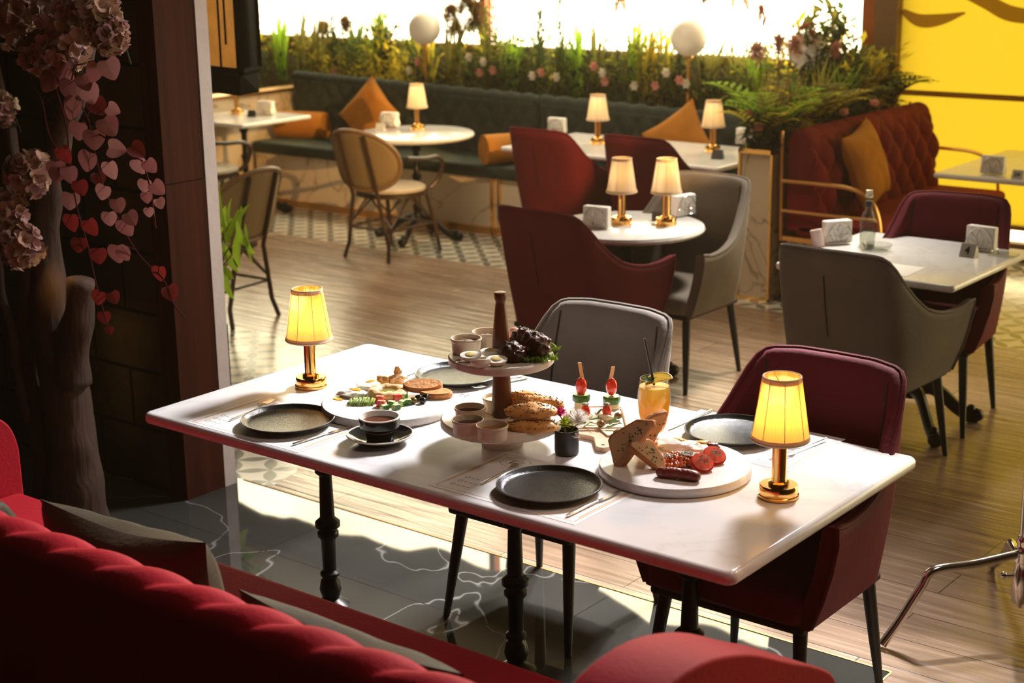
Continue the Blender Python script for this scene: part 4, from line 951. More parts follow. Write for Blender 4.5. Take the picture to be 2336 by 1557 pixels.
ramekin(1123, 1003, ZL, m_honey, 'cream ramekin of amber sauce, front middle on the lower tier', hf=.026)
ramekin(1136, 938, ZL, m_cream2, 'cream ramekin of pale dip tucked behind the wooden column', hf=.033)
ramekin(1064, 804, ZU, m_nut, 'cream ramekin of brown nut paste, front left on the upper tier', 'lumpy', .026)
r = ramekin(1112, 789, ZU, m_nut, 'cream ramekin with dark fruit behind the wooden handle', 'lumpy', .024)
def egg_half(px, py, lb, tilt, rz):
    p = at(px, py, T+ZU); r = thing('egg_half', lb, 'egg', (p.x, p.y, T+ZU+.019), 0, 'boiled egg halves'); r.rotation_euler = (tilt, 0, rz)
    ew_ = MB().ball((0,0,0), (.029,.0215,.019), 26, 16, fn=lambda d: 1 if d.z < .08 else .08/d.z).build('egg_white', m_eggw, r)
    MB().lathe([(0,.0028),(.012,.0026),(.0135,.0015)], 24, capb=False, capt=False, sx=1.15).build('yolk', mat('boiled_yolk', (.66,.48,.12), .6), ew_)
    sprinkle(MB(), 0, 0, .003, .016, 14, .0012).build('pepper', m_seed, r); return r
egg_half(1074, 824, 'boiled egg half farthest left on the upper tier', R(12), R(35)); egg_half(1097, 838, 'boiled egg half at the very front of the upper tier, tipped away', R(-22), R(50))
egg_half(1133, 834, 'boiled egg half at front nearest the dark meat', R(14), R(38)); egg_half(1120, 814, 'boiled egg half behind the other three, beside the handle', R(5), R(30))
for px, py, s, sd, lb, hh in ((1170, 822, 1.25, 3, 'dark glazed patty at the front of the upper tier beside the handle', 1.1), (1222, 812, 1.5, 9, 'largest dark glazed patty at the right of the upper tier', 1.45), (1192, 796, 1.2, 6, 'dark glazed patty at the back of the upper tier', 1.35)):
    p = at(px, py, T+ZU); r = thing('glazed_patty', lb, 'patty', (p.x, p.y, T+ZU), sd, 'dark glazed patties')
    lump((0,0,.022*hh), (.030*s,.026*s,.023*hh), sd, .38, 1.9, 34, 22).build('body', m_meat, r); sprinkle(MB(), 0, 0, .044*hh, .016, 14, .003, zfn=lambda x, y, s=s, hh=hh: .022*hh+.025*hh*sqrt(max(.05, 1-(x/(.03*s))**2-(y/(.026*s))**2))).build('herbs', m_herb, r)
def frilly(cx, cy, z, L, Wd, rz, seed):
    mb = MB()
    def g(u, v):
        x = L*(u-.5); e = (v-.5)*2; ww = Wd*.5*(.35+.65*sin(pi*min(1, .1+u*.85))); fr = abs(e)**2
        return (x+.004*sin(u*60+seed)*fr, e*ww+.004*sin(u*75+seed)*fr, .004+.014*fr*abs(sin(u*38+seed*2+e))+.004*nz((u*6, v*6, seed), 1, 2))
    mb.grid(g, 110, 12); mb.xf(Matrix.Translation((cx, cy, z)) @ Matrix.Rotation(rz, 4, 'Z')); return mb
p = at(1222, 822, T+ZU); mb = frilly(p.x, p.y, T+ZU, .12, .055, R(30), 1); q = at(1248, 806, T+ZU); m2 = frilly(q.x, q.y, T+ZU+.004, .075, .06, R(75), 4); mb.add(m2.v, m2.f)
tag(mb.build('lettuce_leaf', m_lett, solid=.0006), 'frilly bright green lettuce under the dark patties, upper tier', 'lettuce')
p = at(1188, 778, T+ZU); tag(MB().grid(lambda u, v: (p.x+.075*(u-.5)+.01*v, p.y+.028*cos(pi*v)*.6, T+ZU+.006+.028*sin(pi*v)+.002*sin(u*9)), 20, 12).build('ham_slice', m_ham, solid=.0015), 'folded slice of pink ham behind the dark patties', 'ham')
p = at(1136, 815, T+ZU); tag(sprinkle(MB(), p.x, p.y, T+ZU+.004, .02, 46, .005).build('parsley_sprig', m_herb), 'dark green parsley between eggs and patties on upper tier', 'herbs')
p = at(1129, 790, T+ZU); tag(lump((p.x, p.y, T+ZU+.030), (.010,.010,.008), 3, .2).build('orange_slice', mat('orange_peel', (.85,.28,.02), .4)), 'bit of orange fruit at the ramekin behind the wooden handle', 'fruit')
# seeded bread slices on the lower tier
def seeded(lb, px, py, z, L, Wd, H, rz, tilt, seed):
    p = at(px, py, T+ZL); r = thing('seeded_bread', lb, 'bread', (p.x, p.y, T+ZL+z), 0, 'seeded bread pieces'); r.rotation_euler = (tilt, 0, rz)
    mb = MB().ball((0,0,0), (L, Wd, H), 34, 16, fn=lambda d: (1+.16*nz(d, 2, seed)+.06*nz(d, 6, seed)) if d.z > -.02 else (1+.16*nz(d, 2, seed)+.06*nz(d, 6, seed))*min(1, .25/max(.25, -d.z))); mb.build('crust', m_golden, r)
    MB().grid(lambda u, v: (L*.97*v*cos(2*pi*u), Wd*.97*v*sin(2*pi*u), -H*.27+.001*nz((u*9, v*9, 0), 1, seed)), 30, 6, cu=True).build('crumb', m_crumb, r)
    s = MB(); random.seed(seed)
    for _ in range(100):
        a = random.uniform(0, 2*pi); b_ = random.uniform(.1, 1.3); d = Vector((cos(a)*cos(b_), sin(a)*cos(b_), sin(b_))); k = 1+.16*nz(d, 2, seed)+.06*nz(d, 6, seed); s.ball((d.x*L*k*1.01, d.y*Wd*k*1.01, d.z*H*k*1.01), (.0023,.0013,.0013), 5, 4)
    s.build('seeds', m_seed, r, sharp=0); return r
seeded('seeded bread slice at the back of the lower tier, topmost', 1200, 945, .036, .066, .032, .030, R(25), R(24), 3)
seeded('seeded bread slice standing in the middle of the bread pile', 1232, 952, .034, .066, .030, .036, R(22), R(50), 7)
seeded('seeded bread top of the front sandwich on lower tier', 1210, 972, .042, .070, .038, .022, R(35), R(6), 11)
seeded('seeded bread bottom of the front sandwich on the lower tier', 1214, 978, .006, .070, .038, .022, R(35), R(0), 13)
p = at(1210, 972, T+ZL); tag(MB().box(-.055,.055,-.028,.028,0,.006).build('cheese_slice', m_cheese, None, loc=(p.x, p.y, T+ZL+.026), rz=R(35), bevel=.002), 'pale cheese slice inside the front sandwich', 'cheese')

# ---------------------------------------------------------------- vase with flowers
VX, VY = -2.386, 3.249
vs_ = thing('small_vase', 'small black cylindrical vase of flowers in the middle front of table', 'vase', (VX, VY, T))
MB().lathe([(0,.0),(.028,.0),(.032,.003),(.033,.010),(.033,.070),(.031,.070),(.031,.012),(0,.010)], 40, capb=False, capt=False).build('body', mat('matte_black_pot', (.018,.016,.016), .4), vs_)
def bloom(name, lb, c, n_, r_, col, mtl, layers=3, flat=.5, hub=None, wd=.006):
    r = thing(name, lb, 'flower', c, 0); mb = MB(); random.seed(int(r_*9999)+layers)
    for L in range(layers):
        for k in range(n_):
            a = 2*pi*(k+L*.5)/n_+random.uniform(-.1,.1); el = flat*(L/max(1, layers-1))*1.3+random.uniform(-.1,.1); d = Vector((cos(a)*cos(el), sin(a)*cos(el), sin(el)))
            q = r_*(1-.22*L/layers)*random.uniform(.85,1.05); mb.leaf(d*.003, d*q, wd, up=(0,0,1), n=4, bend=.12)
    mb.build('petals', mtl, r, sharp=0)
    MB().ball((0,0,.002), .005, 10, 6).build('centre', hub or mtl, r)
    MB().tube([(0,0,0), (-c[0]*.0+(VX-c[0])*.5, (VY-c[1])*.5, -.02), (VX-c[0], VY-c[1], T+.04-c[2])], .0015, 6).build('stem', m_lf[1], r)
    return r
m_wp = leafm('white_petal', (.85,.80,.74), .35); m_mg = leafm('magenta_petal', (.55,.03,.16), .35); m_lm = leafm('lime_petal', (.50,.58,.04), .35)
def off(dr, dz, db=0): return (VX+RT.x*dr+CB.x*db, VY+RT.y*dr+CB.y*db, T+dz)
bloom('daisy', 'spidery white daisy drooping left over the vase edge', off(-.046,.074,.01), 24, .038, 0, m_wp, 3, .8, wd=.004)
bloom('purple_flower', 'magenta flower at the upper left of the vase', off(-.018,.108,-.005), 18, .028, 0, m_mg, 4, 1.0, wd=.005)
bloom('green_chrysanthemum', 'lime green chrysanthemum at the centre of the vase', off(-.004,.086,.018), 22, .028, 0, m_lm, 6, 1.4, wd=.0045)
bloom('white_chrysanthemum', 'full white chrysanthemum at right of the vase', off(.034,.090,.0), 26, .040, 0, m_wp, 6, 1.3, wd=.006)
bloom('white_blossom', 'small white blossom hanging at the front right of vase', off(.024,.058,.034), 9, .014, 0, m_wp, 2, .9, wd=.007)

# ---------------------------------------------------------------- juice glass
GX, GY = at(1491, 997, T).xy
jg = thing('juice_glass', 'tall glass of orange juice with ice in the middle of table', 'glass', (GX, GY, T))
MB().lathe([(0,0),(.026,0),(.0275,.002),(.029,.014),(.036,.035),(.0435,.075),(.0462,.105),(.0450,.135),(.0415,.160),(.0395,.172),(.0385,.172),(.0405,.160),(.0438,.135),(.0450,.105),(.0423,.075),(.0345,.037),(.026,.020),(0,.018)], 56, capb=False, capt=False).build('glass_body', m_glass, jg)
m_juice = mat('orange_juice', (.95,.50,.01), .25, sss=.0, emit=None); nt, b = N(m_juice)
sp = nt.nodes.new('ShaderNodeSeparateXYZ'); nt.links.new(coords(nt), sp.inputs[0]); nt.links.new(ramp(nt, math_(nt, 'MULTIPLY', sp.outputs[2], 6.2), [(.15, (.95,.42,.0)), (.55, (.95,.55,.02)), (.95, (.90,.74,.26))]), b.inputs['Base Color'])
t_ = nt.nodes.new('ShaderNodeBsdfTranslucent'); nt.links.new(b.inputs['Base Color'].links[0].from_socket, t_.inputs[0]); mx_ = nt.nodes.new('ShaderNodeMixShader'); mx_.inputs[0].default_value = .5
nt.links.new(b.outputs[0], mx_.inputs[1]); nt.links.new(t_.outputs[0], mx_.inputs[2]); nt.links.new(mx_.outputs[0], nt.nodes['Material Output'].inputs[0])
MB().lathe([(0,.0195),(.026,.0215),(.0338,.037),(.0417,.075),(.0443,.105),(.0431,.135),(.0412,.150),(0,.150)], 48, capb=False, capt=False).build('juice', m_juice, jg)
o = MB().tube([(-.028,-.006,.30-.012),(-.008,0,.19),(.0,.004,.152)], .0035, 10).build('straw', mat('black_straw', (.012,.010,.012), .35), None, loc=(GX-.0, GY, T)); o.rotation_euler = (0,0,R(38)); tag(o, 'black drinking straw standing in the orange juice', 'straw')
r = thing('orange_slice', 'thin orange wedge floating on the rim of juice glass', 'orange slice', (GX+.012, GY+.006, T+.163)); r.rotation_euler = (R(22), R(-14), R(38))
MB().ext([(.036*cos(a), .036*sin(a)) for a in [pi*i/18 for i in range(19)]], -.002, .002).build('flesh', mat('orange_flesh', (.90,.55,.06), .3, var=.2, vscale=60), r)
MB().tube([(.0365*cos(pi*i/18), .0365*sin(pi*i/18), 0) for i in range(19)], .0028, 6).build('peel', mat('orange_rind', (.92,.62,.12), .4), r)
r = MB(); random.seed(3)
for k in range(7):
    a = 2*pi*k/7; d = Vector((cos(a), sin(a), random.uniform(.1,.6))); r.leaf((GX-.012, GY-.008, T+.160), Vector((GX-.012, GY-.008, T+.160))+d*.022, .013, n=4, bend=.2)
tag(r.build('mint_sprig', m_lf[0], sharp=0), 'small mint sprig on top of the orange juice', 'mint')

# ---------------------------------------------------------------- cutting board with cheese
cb0 = at(1366, 965, T+.012); rb = atan2(-.757, .60)
bd = thing('cutting_board', 'pale wooden paddle board with cheese and skewers, handle towards us', 'cutting board', (cb0.x, cb0.y, T), rb)
o_ = []
def arc(cx, cy, r_, a0, a1, n=7): return [(cx+r_*cos(R(a0+(a1-a0)*k/n)), cy+r_*sin(R(a0+(a1-a0)*k/n))) for k in range(n+1)]
o_ += arc(-.120, -.070, .018, 180, 270)+arc(.070, -.073, .015, 270, 330)+[(.100,-.058),(.118,-.030)]+arc(.150,-.040,.020,110,90,3)[:0]+[(.130,-.021),(.190,-.020)]+arc(.200,0,.020,-90,90,8)+[(.190,.020),(.130,.021),(.118,.030),(.100,.058)]+arc(.070,.073,.015,30,90)+arc(-.120,.070,.018,90,180)
MB().ext(o_, 0, .014).build('board', m_boardw, bd, bevel=.0015); MB().lathe([(0,.0141),(.0055,.0141),(.0055,.0145),(0,.0145)], 16, c=(.195,0,0)).build('hanging_hole', m_seed, bd)
tr = thing('glass_tray', 'shallow rectangular glass tray on the wooden paddle board', 'tray', (cb0.x, cb0.y, T+.0142), rb)
def rrect(w_, h_, r_, cx=0.): return arc(cx+w_/2-r_, h_/2-r_, r_, 0, 90, 4)+arc(cx-w_/2+r_, h_/2-r_, r_, 90, 180, 4)+arc(cx-w_/2+r_, -h_/2+r_, r_, 180, 270, 4)+arc(cx+w_/2-r_, -h_/2+r_, r_, 270, 360, 4)
MB().ext(rrect(.20,.145,.014,-.030), 0, .002).build('tray_floor', mat('pale_tray', (.80,.76,.66), .08, coat=.5), tr)
MB().tube([(x, y, .006) for x, y in rrect(.20,.145,.014,-.030)], .0022, 6, closed=True).build('tray_rim', mat('rose_rim', (.55,.30,.20), .15, coat=.6), tr)
ZT = T+.0165
for (px, py, rz, lb) in ((1330, 948, .2, 'cheese slice at the back left of the tray'), (1385, 945, .5, 'cheese slice at the back right of the tray'), (1355, 968, -.2, 'cheese slice in the middle of the tray'), (1395, 985, .3, 'cheese slice at the right front of the tray')):
    p = at(px, py, ZT); tag(MB().box(-.032,.032,-.024,.024,0,.0028).build('cheese_slice', m_cheese, None, loc=(p.x, p.y, ZT+.0004), rz=rb+rz, bevel=.001), lb, 'cheese', 'cheese slices on the tray')
def skewer(px, py, lb, lean, rnd):
    p = at(px, py, ZT+.003); r = thing('skewer', lb, 'skewer', (p.x, p.y, ZT+.003), rb, 'tomato and cucumber skewers')
    if rnd: MB().lathe([(0,0),(.024,0),(.026,.004),(.022,.013),(0,.014)], 24).build('cheese_piece', m_cheese, r)
    else: MB().box(-.015,.015,-.020,.020,0,.030).build('cheese_piece', m_cheese, r, bevel=.002)
    z = .014 if rnd else .030
    MB().lathe([(0,z),(.0245,z),(.0262,z+.003),(.0262,z+.017),(.0245,z+.020),(0,z+.020)], 9).build('cucumber_skin', m_cuc, r); MB().lathe([(0,z+.0201),(.0235,z+.0201),(.0235,z+.021),(0,z+.021)], 9).build('cucumber_flesh', m_cucf, r)
    MB().ball((0,0,z+.046), (.0168,.0168,.027), 22, 14, fn=lambda d: 1-.10*(d.z if rnd == 0 else -d.z)).build('cherry_tomato', m_tom, r)
    MB().obox((lean*.006, 0, z+.088), (.0015,0,0), (lean*.0+.0,.0055,0), (lean*.004,lean*.004,.024)).build('wooden_pick', m_pick, r); return r
skewer(1326, 936, 'tomato and cucumber skewer on the left of the paddle board', -1, 0); skewer(1395, 928, 'tomato and cucumber skewer on the right of the paddle board', 1, 1)
for px, py, lb, tl, sd in ((1336, 957, 'upright cherry tomato piece on rolled cheese, left on tray', 0, 1), (1384, 957, 'tilted cherry tomato piece on rolled cheese, right on tray', .5, 2)):
    p = at(px, py, ZT); r = thing('tomato_bite', lb, 'tomato', (p.x, p.y, ZT+.003), rb+tl, 'tomato bites on the tray')
    mb = MB()
    for k in range(4): mb.tube([(.020*cos(a+k), .016*sin(a+k), .004+.0022*k+.003*sin(3*a)) for a in [2*pi*i/14 for i in range(11)]], .0055, 7)
    mb.build('rolled_cheese', m_cheese, r); MB().ball((0,0,.024), (.0135,.0135,.018), 18, 12).build('tomato_half', m_tom, r); lump((0,0,.044), (.010,.010,.005), sd, .3).build('topping', mat('walnut_topping', (.30,.26,.14), .7, var=.5, vscale=90), r)
olive(1371, 974, m_olivg, 'brown olive at middle of the tray', 'brown olives on the board', z=ZT+.003); olive(1410, 955, m_olivg, 'brown olive at the right back corner of the tray', 'brown olives on the board', z=ZT+.003); olive(1410, 996, m_olivg, 'long brown olive on the wood at right front of paddle board', 'brown olives on the board', z=T+.0145, s=1.15)
mb = MB(); random.seed(9)
def arug(px, py, L, a0, w_=.014):
    p = at(px, py, ZT+.004); d = RT*cos(a0)+Vector((-.62,.78,0))*sin(a0); mb.leaf(p-d*L/2+Vector((0,0,.002)), p+d*L/2+Vector((0,0,.006)), w_, n=10, bend=.15, shape=lambda k: abs(sin(pi*k))**.6*(.75+.35*sin(k*26)))
for q in ((1306,952,.035,.4),(1345,966,.06,.3),(1360,962,.05,-.5),(1398,978,.07,.15,.016),(1400,965,.05,1.0,.018),(1352,976,.04,-.9,.006),(1340,974,.05,.8,.006),(1368,943,.035,.9,.01),(1372,955,.04,.2)): arug(*q)
tag(mb.build('arugula', m_lf[0], sharp=0), 'scattered green arugula leaves on the cheese tray', 'salad leaves', kind='stuff')

# ---------------------------------------------------------------- props on the far tables
def make_napkins(label):
    r = thing('napkin_holder', label, 'napkin holder', (0,0,0), 0, 'wire napkin holders')
    MB().box(-.065,.065,-.021,.021,.006,.105).build('napkins', m_napkin, r, bevel=.006)
    mb = MB()
    for y in (-.028, .028):
        mb.tube([(.062*cos(a), y, .012+.088*sin(a)) for a in [pi*i/20 for i in range(21)]], .0022, 6)
        for k, aa in enumerate((25, 57, 90, 123, 155)):
            a = R(aa); d = Vector((cos(a), 0, sin(a))); n_ = Vector((-d.z, 0, d.x)); L = .080 if 40 < aa < 140 else .060
            for s in (1, -1): mb.tube([Vector((0,y,.012))+d*L*t+n_*s*.013*sin(pi*t) for t in [i/8 for i in range(9)]], .0014, 5)
    mb.tube([(-.062,-.028,.008),(-.062,.028,.008),(.062,.028,.008),(.062,-.028,.008)], .0022, 6, closed=True)
    mb.build('wire_frame', m_wire, r); return r
NH = make_napkins('wire napkin holder beside the number 4 sign'); q = at(2238, 570, T); NH.location = (q.x, q.y, T); NH.rotation_euler = (0,0,R(-4))
NH['label'] = 'wire napkin holder right behind the number 4 sign'
for px, py, rz, lb in ((1908, 555, R(55), 'wire napkin holder left of the glass bottle'), (2265, 398, R(0), 'wire napkin holder beside the number 24 sign'), (1362, 520, R(8), 'napkin holder on the left of the small round table'), (1558, 492, R(75), 'napkin holder behind the right lamp of the small round table'),
    (890, 290, R(10), 'napkin holder beside the lamp on the round banquette table'), (608, 262, R(15), 'napkin holder on the far left corner table'), (1271, 304, R(5), 'napkin holder on the long table behind the first burgundy chair'), (1702, 330, R(0), 'napkin holder at right end of long table by the planter')):
    q = at(px, py, T); dup(NH, (q.x, q.y, T), rz, lb)
def text_mesh(s, size):
    cu = bpy.data.curves.new('t', 'FONT'); cu.body = s; cu.size = size; cu.align_x = 'CENTER'; cu.align_y = 'CENTER'; cu.extrude = .0004; cu.offset = size*.02
    o = bpy.data.objects.new('t', cu); COL.objects.link(o); bpy.context.view_layer.update(); me = bpy.data.meshes.new_from_object(o.evaluated_get(bpy.context.evaluated_depsgraph_get())); bpy.data.objects.remove(o); return me
m_ink = mat('black_ink', (.01,.01,.01), .6)
def tent(px, py, rz, lb, txt=None, col=(.30,.28,.26), s=1.):
    q = at(px, py, T); r = thing('table_number_sign', lb, 'sign', (q.x, q.y, T), rz, 'folded table number signs'); mb = MB(); w_, d, h = .034*s, .026*s, .055*s
    mb.add([(-w_,-d,0),(w_,-d,0),(w_,0,h),(-w_,0,h),(-w_,d,0),(w_,d,0)], [(0,1,2,3),(5,4,3,2),(0,3,4),(1,5,2),(0,4,5,1)])
    mb.build('folded_card', [mat('sign_silver', col, .35, .3)], r)
    if txt:
        me = text_mesh(txt, .048*s if len(txt) == 1 else .036*s); me.materials.append(m_ink); o = bpy.data.objects.new('number', me); COL.objects.link(o); o.parent = r; o.location = (-.002, -d*.5-.0015, h*.5+.0005); o.rotation_euler = (atan2(h, d), 0, 0)
    return r
tent(2210, 585, R(-2), 'folded silver sign reading 4 on the bottle table', '4', (.45,.42,.38)); tent(2322, 408, R(0), 'folded silver sign reading 24 at the right edge', '24', (.45,.42,.38), .9)
tent(1637, 362, R(10), 'dark number sign beside the far right lamp', None, (.05,.05,.05)); tent(868, 297, R(20), 'white folded sign on the round banquette table', None, (.8,.78,.74), .9); tent(575, 266, R(20), 'dark folded sign on the far left corner table', None, (.05,.05,.05), .9); tent(1500, 503, R(30), 'dark sign behind right lamp on small round table', None, (.06,.055,.05), .8)
# small paper cups of sugar
for px, py, lb in ((873, 287, 'tan sugar pot beside the napkins on round banquette table'), (592, 257, 'tan sugar pot beside napkins on the far left corner table')):
    q = at(px, py, T); r = thing('sugar_pot', lb, 'pot', (q.x, q.y, T), 0, 'tan sugar pots'); MB().lathe([(0,0),(.022,0),(.028,.06),(.026,.06),(.02,.006),(0,.006)], 20, capb=False, capt=False).build('pot', m_cream, r); MB().box(-.014,.014,-.01,.01,.03,.085).build('sachets', m_paper, r)
q = at(1868, 562, T); r = thing('rolled_paper', 'small pinkish roll standing beside the napkin holder and glass bottle', 'roll', (q.x, q.y, T)); r.rotation_euler = (0, R(-14), 0)
MB().lathe([(.011,0),(.026,0),(.026,.075),(.011,.075)], 24, capb=False, capt=False).build('roll', mat('pink_paper', (.72,.56,.55), .7), r); MB().lathe([(0,.074),(.012,.074)], 12, capb=False, capt=False).build('core', m_ink, r)
q = at(1978, 560, T); r = thing('glass_bottle', 'clear glass bottle with dark neck label on table 4', 'bottle', (q.x, q.y, T))
MB().lathe([(0,.004),(.030,.0),(.034,.004),(.034,.105),(.032,.12),(.022,.145),(.0145,.165),(.0135,.215),(.0145,.218)], 40, capb=False, capt=False).build('body', m_bottle, r, solid=.003); MB().lathe([(.0142,.172),(.0150,.174),(.0150,.196),(.0142,.198)], 24).build('neck_label', mat('navy_label', (.02,.02,.06), .4), r)
MB().lathe([(.0155,.214),(.0165,.216),(.0165,.224),(.0140,.226),(.0150,.245),(0,.247)], 24).build('cap', mat('milky_cap', (.75,.70,.6), .2, trans=.4), r); MB().lathe([(0,.006),(.030,.006),(.030,.07),(0,.07)], 32).build('water', m_glass, r)
q = at(2000, 572, T); r = thing('glass_bowl', 'clear glass ashtray bowl beside the glass bottle', 'bowl', (q.x, q.y, T)); MB().lathe([(0,.004),(.03,.0),(.055,.004),(.066,.03),(.063,.032),(.052,.010),(0,.008)], 36, capb=False, capt=False).build('bowl', m_bottle, r)
q = at(1900, 575, T)
q = at(2290, 583, T); tag(MB().box(-.055,.055,-.04,.04,0,.012).build('glass_tray', m_bottle, None, loc=(q.x, q.y, T), rz=0, bevel=.003), 'flat clear dish beside the napkin holder near the number 4 sign', 'dish')
q = at(2120, 640, T); tag(MB().box(-.20,.16,-.10,.10,0,.001).build('placemat', m_paper, None, loc=(-2.72, 5.87, T+.0006), rz=R(2)), 'pale paper placemat near the front edge of the number 4 table', 'placemat')

# chrome floor stand at the right edge
jx, jy = -1.535, 4.43
cs = thing('chrome_stand', 'chrome light stand with bent legs at the right edge of the picture', 'stand', (jx, jy, 0))
MB().tube([(0,0,.12),(.0,0,.5),(.0,0,2.4)], .0175, 16).build('pole', m_chrome, cs)
MB().lathe([(0,.085),(.008,.085),(.010,.10),(.026,.105),(.028,.12),(.028,.20),(.024,.21),(.024,.235),(.031,.24),(.031,.27),(.024,.275),(.020,.29),(.024,.30),(.022,.315),(.018,.32)], 24).build('collar', m_chrome, cs)
def sleg(tx, ty, z0, zb, f):
    d = Vector((tx-jx, ty-jy, 0)); b_ = d*f
    P = catmull([Vector((0,0,z0)), b_*.5+Vector((0,0,z0-(z0-zb)*.5)), b_*.93+Vector((0,0,zb+.012)), b_+(d-b_)*.12+Vector((0,0,zb-.035)), b_+(d-b_)*.6+Vector((0,0,zb*.38)), d+Vector((0,0,.012))], 7)
    MB().tube(P, .0145, 14).build('leg', m_chrome, cs)
a = at(2012, 1478, 0); sleg(a.x, a.y, .265, .225, .70); a = at(2263, 1298, 0); sleg(a.x, a.y, .24, .20, .45); sleg(jx+.36, jy+.02, .225, .18, .5)
k_ = MB().tube([(0,0,.19),(-.045,-.02,.185)], .006, 8).ball((-.05,-.022,.185), .012, 12, 8).build('clamp_knob', m_chrome, cs)
# ---------------------------------------------------------------- globes
def globe(x, y, z, r_, lb):
    t = thing('globe_lamp', lb, 'lamp', (x, y, .80), 0, 'white globe lamps in the greenery')
    MB().tube([(0,0,0),(0,0,z-.80-r_)], .012, 8).build('post', m_goldb, t); MB().lathe([(.0,-.02),(.035,-.02),(.03,.01)], 16, c=(0,0,z-.80-r_+.012)).build('collar', m_goldb, t); MB().ball((0,0,z-.80), r_, 36, 22).build('globe', m_globe, t)
globe(-8.02, 9.12, 1.35, .125, 'white globe lamp farthest left in the window greenery'); globe(-5.67, 9.12, 1.36, .125, 'white globe lamp in the middle of the window greenery'); globe(-4.74, 9.05, 1.31, .125, 'white globe lamp half hidden by reddish plumes above the planter')

# ---------------------------------------------------------------- greenery behind the banquette
TX0, TX1 = -9.6, -4.6
random.seed(21)
def grass(name, lb, x, y, z, n, h, spread, mi, w_=.014, group=None, cat='plant'):
    r = thing(name, lb, cat, (x, y, z), 0, group); mb = MB()
    for _ in range(n):
        a = random.uniform(0, 2*pi); hh = h*random.uniform(.55, 1); d = Vector((cos(a), sin(a)*.55, 0))*spread*random.uniform(.1, 1)
        P0 = Vector((random.uniform(-.04,.04), random.uniform(-.03,.03), 0)); mid = P0+d*.35+Vector((0,0,hh*.6)); tip = P0+d+Vector((0,0,hh*random.uniform(.8,1)))
        for A, B, w0, w1 in ((P0, mid, w_*.7, w_), (mid, tip, w_, .001)):
            side = Vector((-d.y, d.x, 0)).normalized()*.5 if d.length else Vector((.5,0,0)); side = (side+Vector((.3,0,0))).normalized()
            k = len(mb.v); mb.v += [tuple(A-side*w0/2), tuple(A+side*w0/2), tuple(B-side*w1/2), tuple(B+side*w1/2)]; mb.f.append((k,k+1,k+3,k+2)); mb.m.append(0)
    mb.build('blades', m_lf[mi], r, sharp=0); return r
def fern(name, lb, x, y, z, nf, L, mi, group=None, up=.9, yspread=.5, mats=None):
    r = thing(name, lb, 'plant', (x, y, z), 0, group); mb = MB(); st_ = MB()
    for q in range(nf):
        a = 2*pi*q/nf+random.uniform(-.3,.3); d = Vector((cos(a), sin(a)*yspread, 0)); l = L*random.uniform(.7,1.05)
        P = [d*l*.75*t**1.2+Vector((0,0,l*up*(t-.55*t*t))) for t in [i/12 for i in range(13)]]
        st_.tube(P, lambda t: .004-.003*t, 4)
        for i in range(2, 13):
            t = i/12; T_ = (P[i]-P[i-1]).normalized(); s = T_.cross(Vector((0,0,1))); s = s.normalized() if s.length > .01 else Vector((1,0,0)); ll = l*.24*sin(pi*(t*.85+.1))
            for sg in (-1, 1): mb.leaf(P[i], P[i]+(s*sg+T_*.5).normalized()*ll, l*.055, n=2)
    mb.build('fronds', m_lf[mi], r, sharp=0); st_.build('stems', m_lf[1], r); return r
# dense low foliage: nobody could count it
def foliage(x0, x1, y0, y1, z0, z1, n, seed, sz=(.03,.085)):
    random.seed(seed); mb = MB()
    for _ in range(n):
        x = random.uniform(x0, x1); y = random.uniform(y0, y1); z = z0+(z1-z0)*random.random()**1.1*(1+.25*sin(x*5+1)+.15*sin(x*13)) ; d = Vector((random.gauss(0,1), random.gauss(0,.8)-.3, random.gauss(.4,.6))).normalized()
        l = random.uniform(*sz); k = nz((x, y, z), 2.2, 4)+random.uniform(-.3,.3); k += (z-z0)/(z1-z0)*.5-.32; m = 3 if k < -.15 else (0 if k < .10 else (1 if k < .30 else 2)); mb.leaf((x,y,z), Vector((x,y,z))+d*l, l*random.uniform(.25,.5), n=2, m=m)  # yellow tops, dark bases: light and shade put into the leaf colours
    return mb
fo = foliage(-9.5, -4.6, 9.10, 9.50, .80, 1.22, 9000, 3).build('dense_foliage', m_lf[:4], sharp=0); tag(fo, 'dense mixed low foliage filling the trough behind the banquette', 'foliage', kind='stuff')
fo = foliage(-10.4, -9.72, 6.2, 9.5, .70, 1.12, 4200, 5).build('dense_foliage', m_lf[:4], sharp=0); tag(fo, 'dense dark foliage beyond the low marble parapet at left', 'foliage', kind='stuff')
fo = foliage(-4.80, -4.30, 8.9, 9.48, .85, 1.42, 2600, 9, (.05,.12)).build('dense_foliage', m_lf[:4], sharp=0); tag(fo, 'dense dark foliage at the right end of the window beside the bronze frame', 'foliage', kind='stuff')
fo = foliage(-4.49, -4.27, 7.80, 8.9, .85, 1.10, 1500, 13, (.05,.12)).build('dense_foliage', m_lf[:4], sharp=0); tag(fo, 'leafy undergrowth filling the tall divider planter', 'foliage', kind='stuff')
random.seed(8)
def ZW(px): return -10.3+(px-583)*(5.8/1400)
gi = [('broad bright grass clump', 2), ('green upright grass clump', 0), ('olive grass clump', 1), ('dark spiky grass clump', 3)]
pos = [(600,1.62,2),(640,1.50,5),(700,1.55,1),(742,1.45,1),(800,1.42,0),(862,1.62,5),(880,1.58,3),(930,1.4,0),(1000,1.45,2),(1060,1.45,1),(1170,1.42,5),(1215,1.42,0),(1340,1.5,5),(1370,1.45,1),(1445,1.50,5),(1470,1.55,2),(1500,1.48,2),(1530,1.40,1),(1625,1.42,1),(1680,1.40,1),(1755,1.42,5),(1300,1.42,0),(1120,1.38,1)]
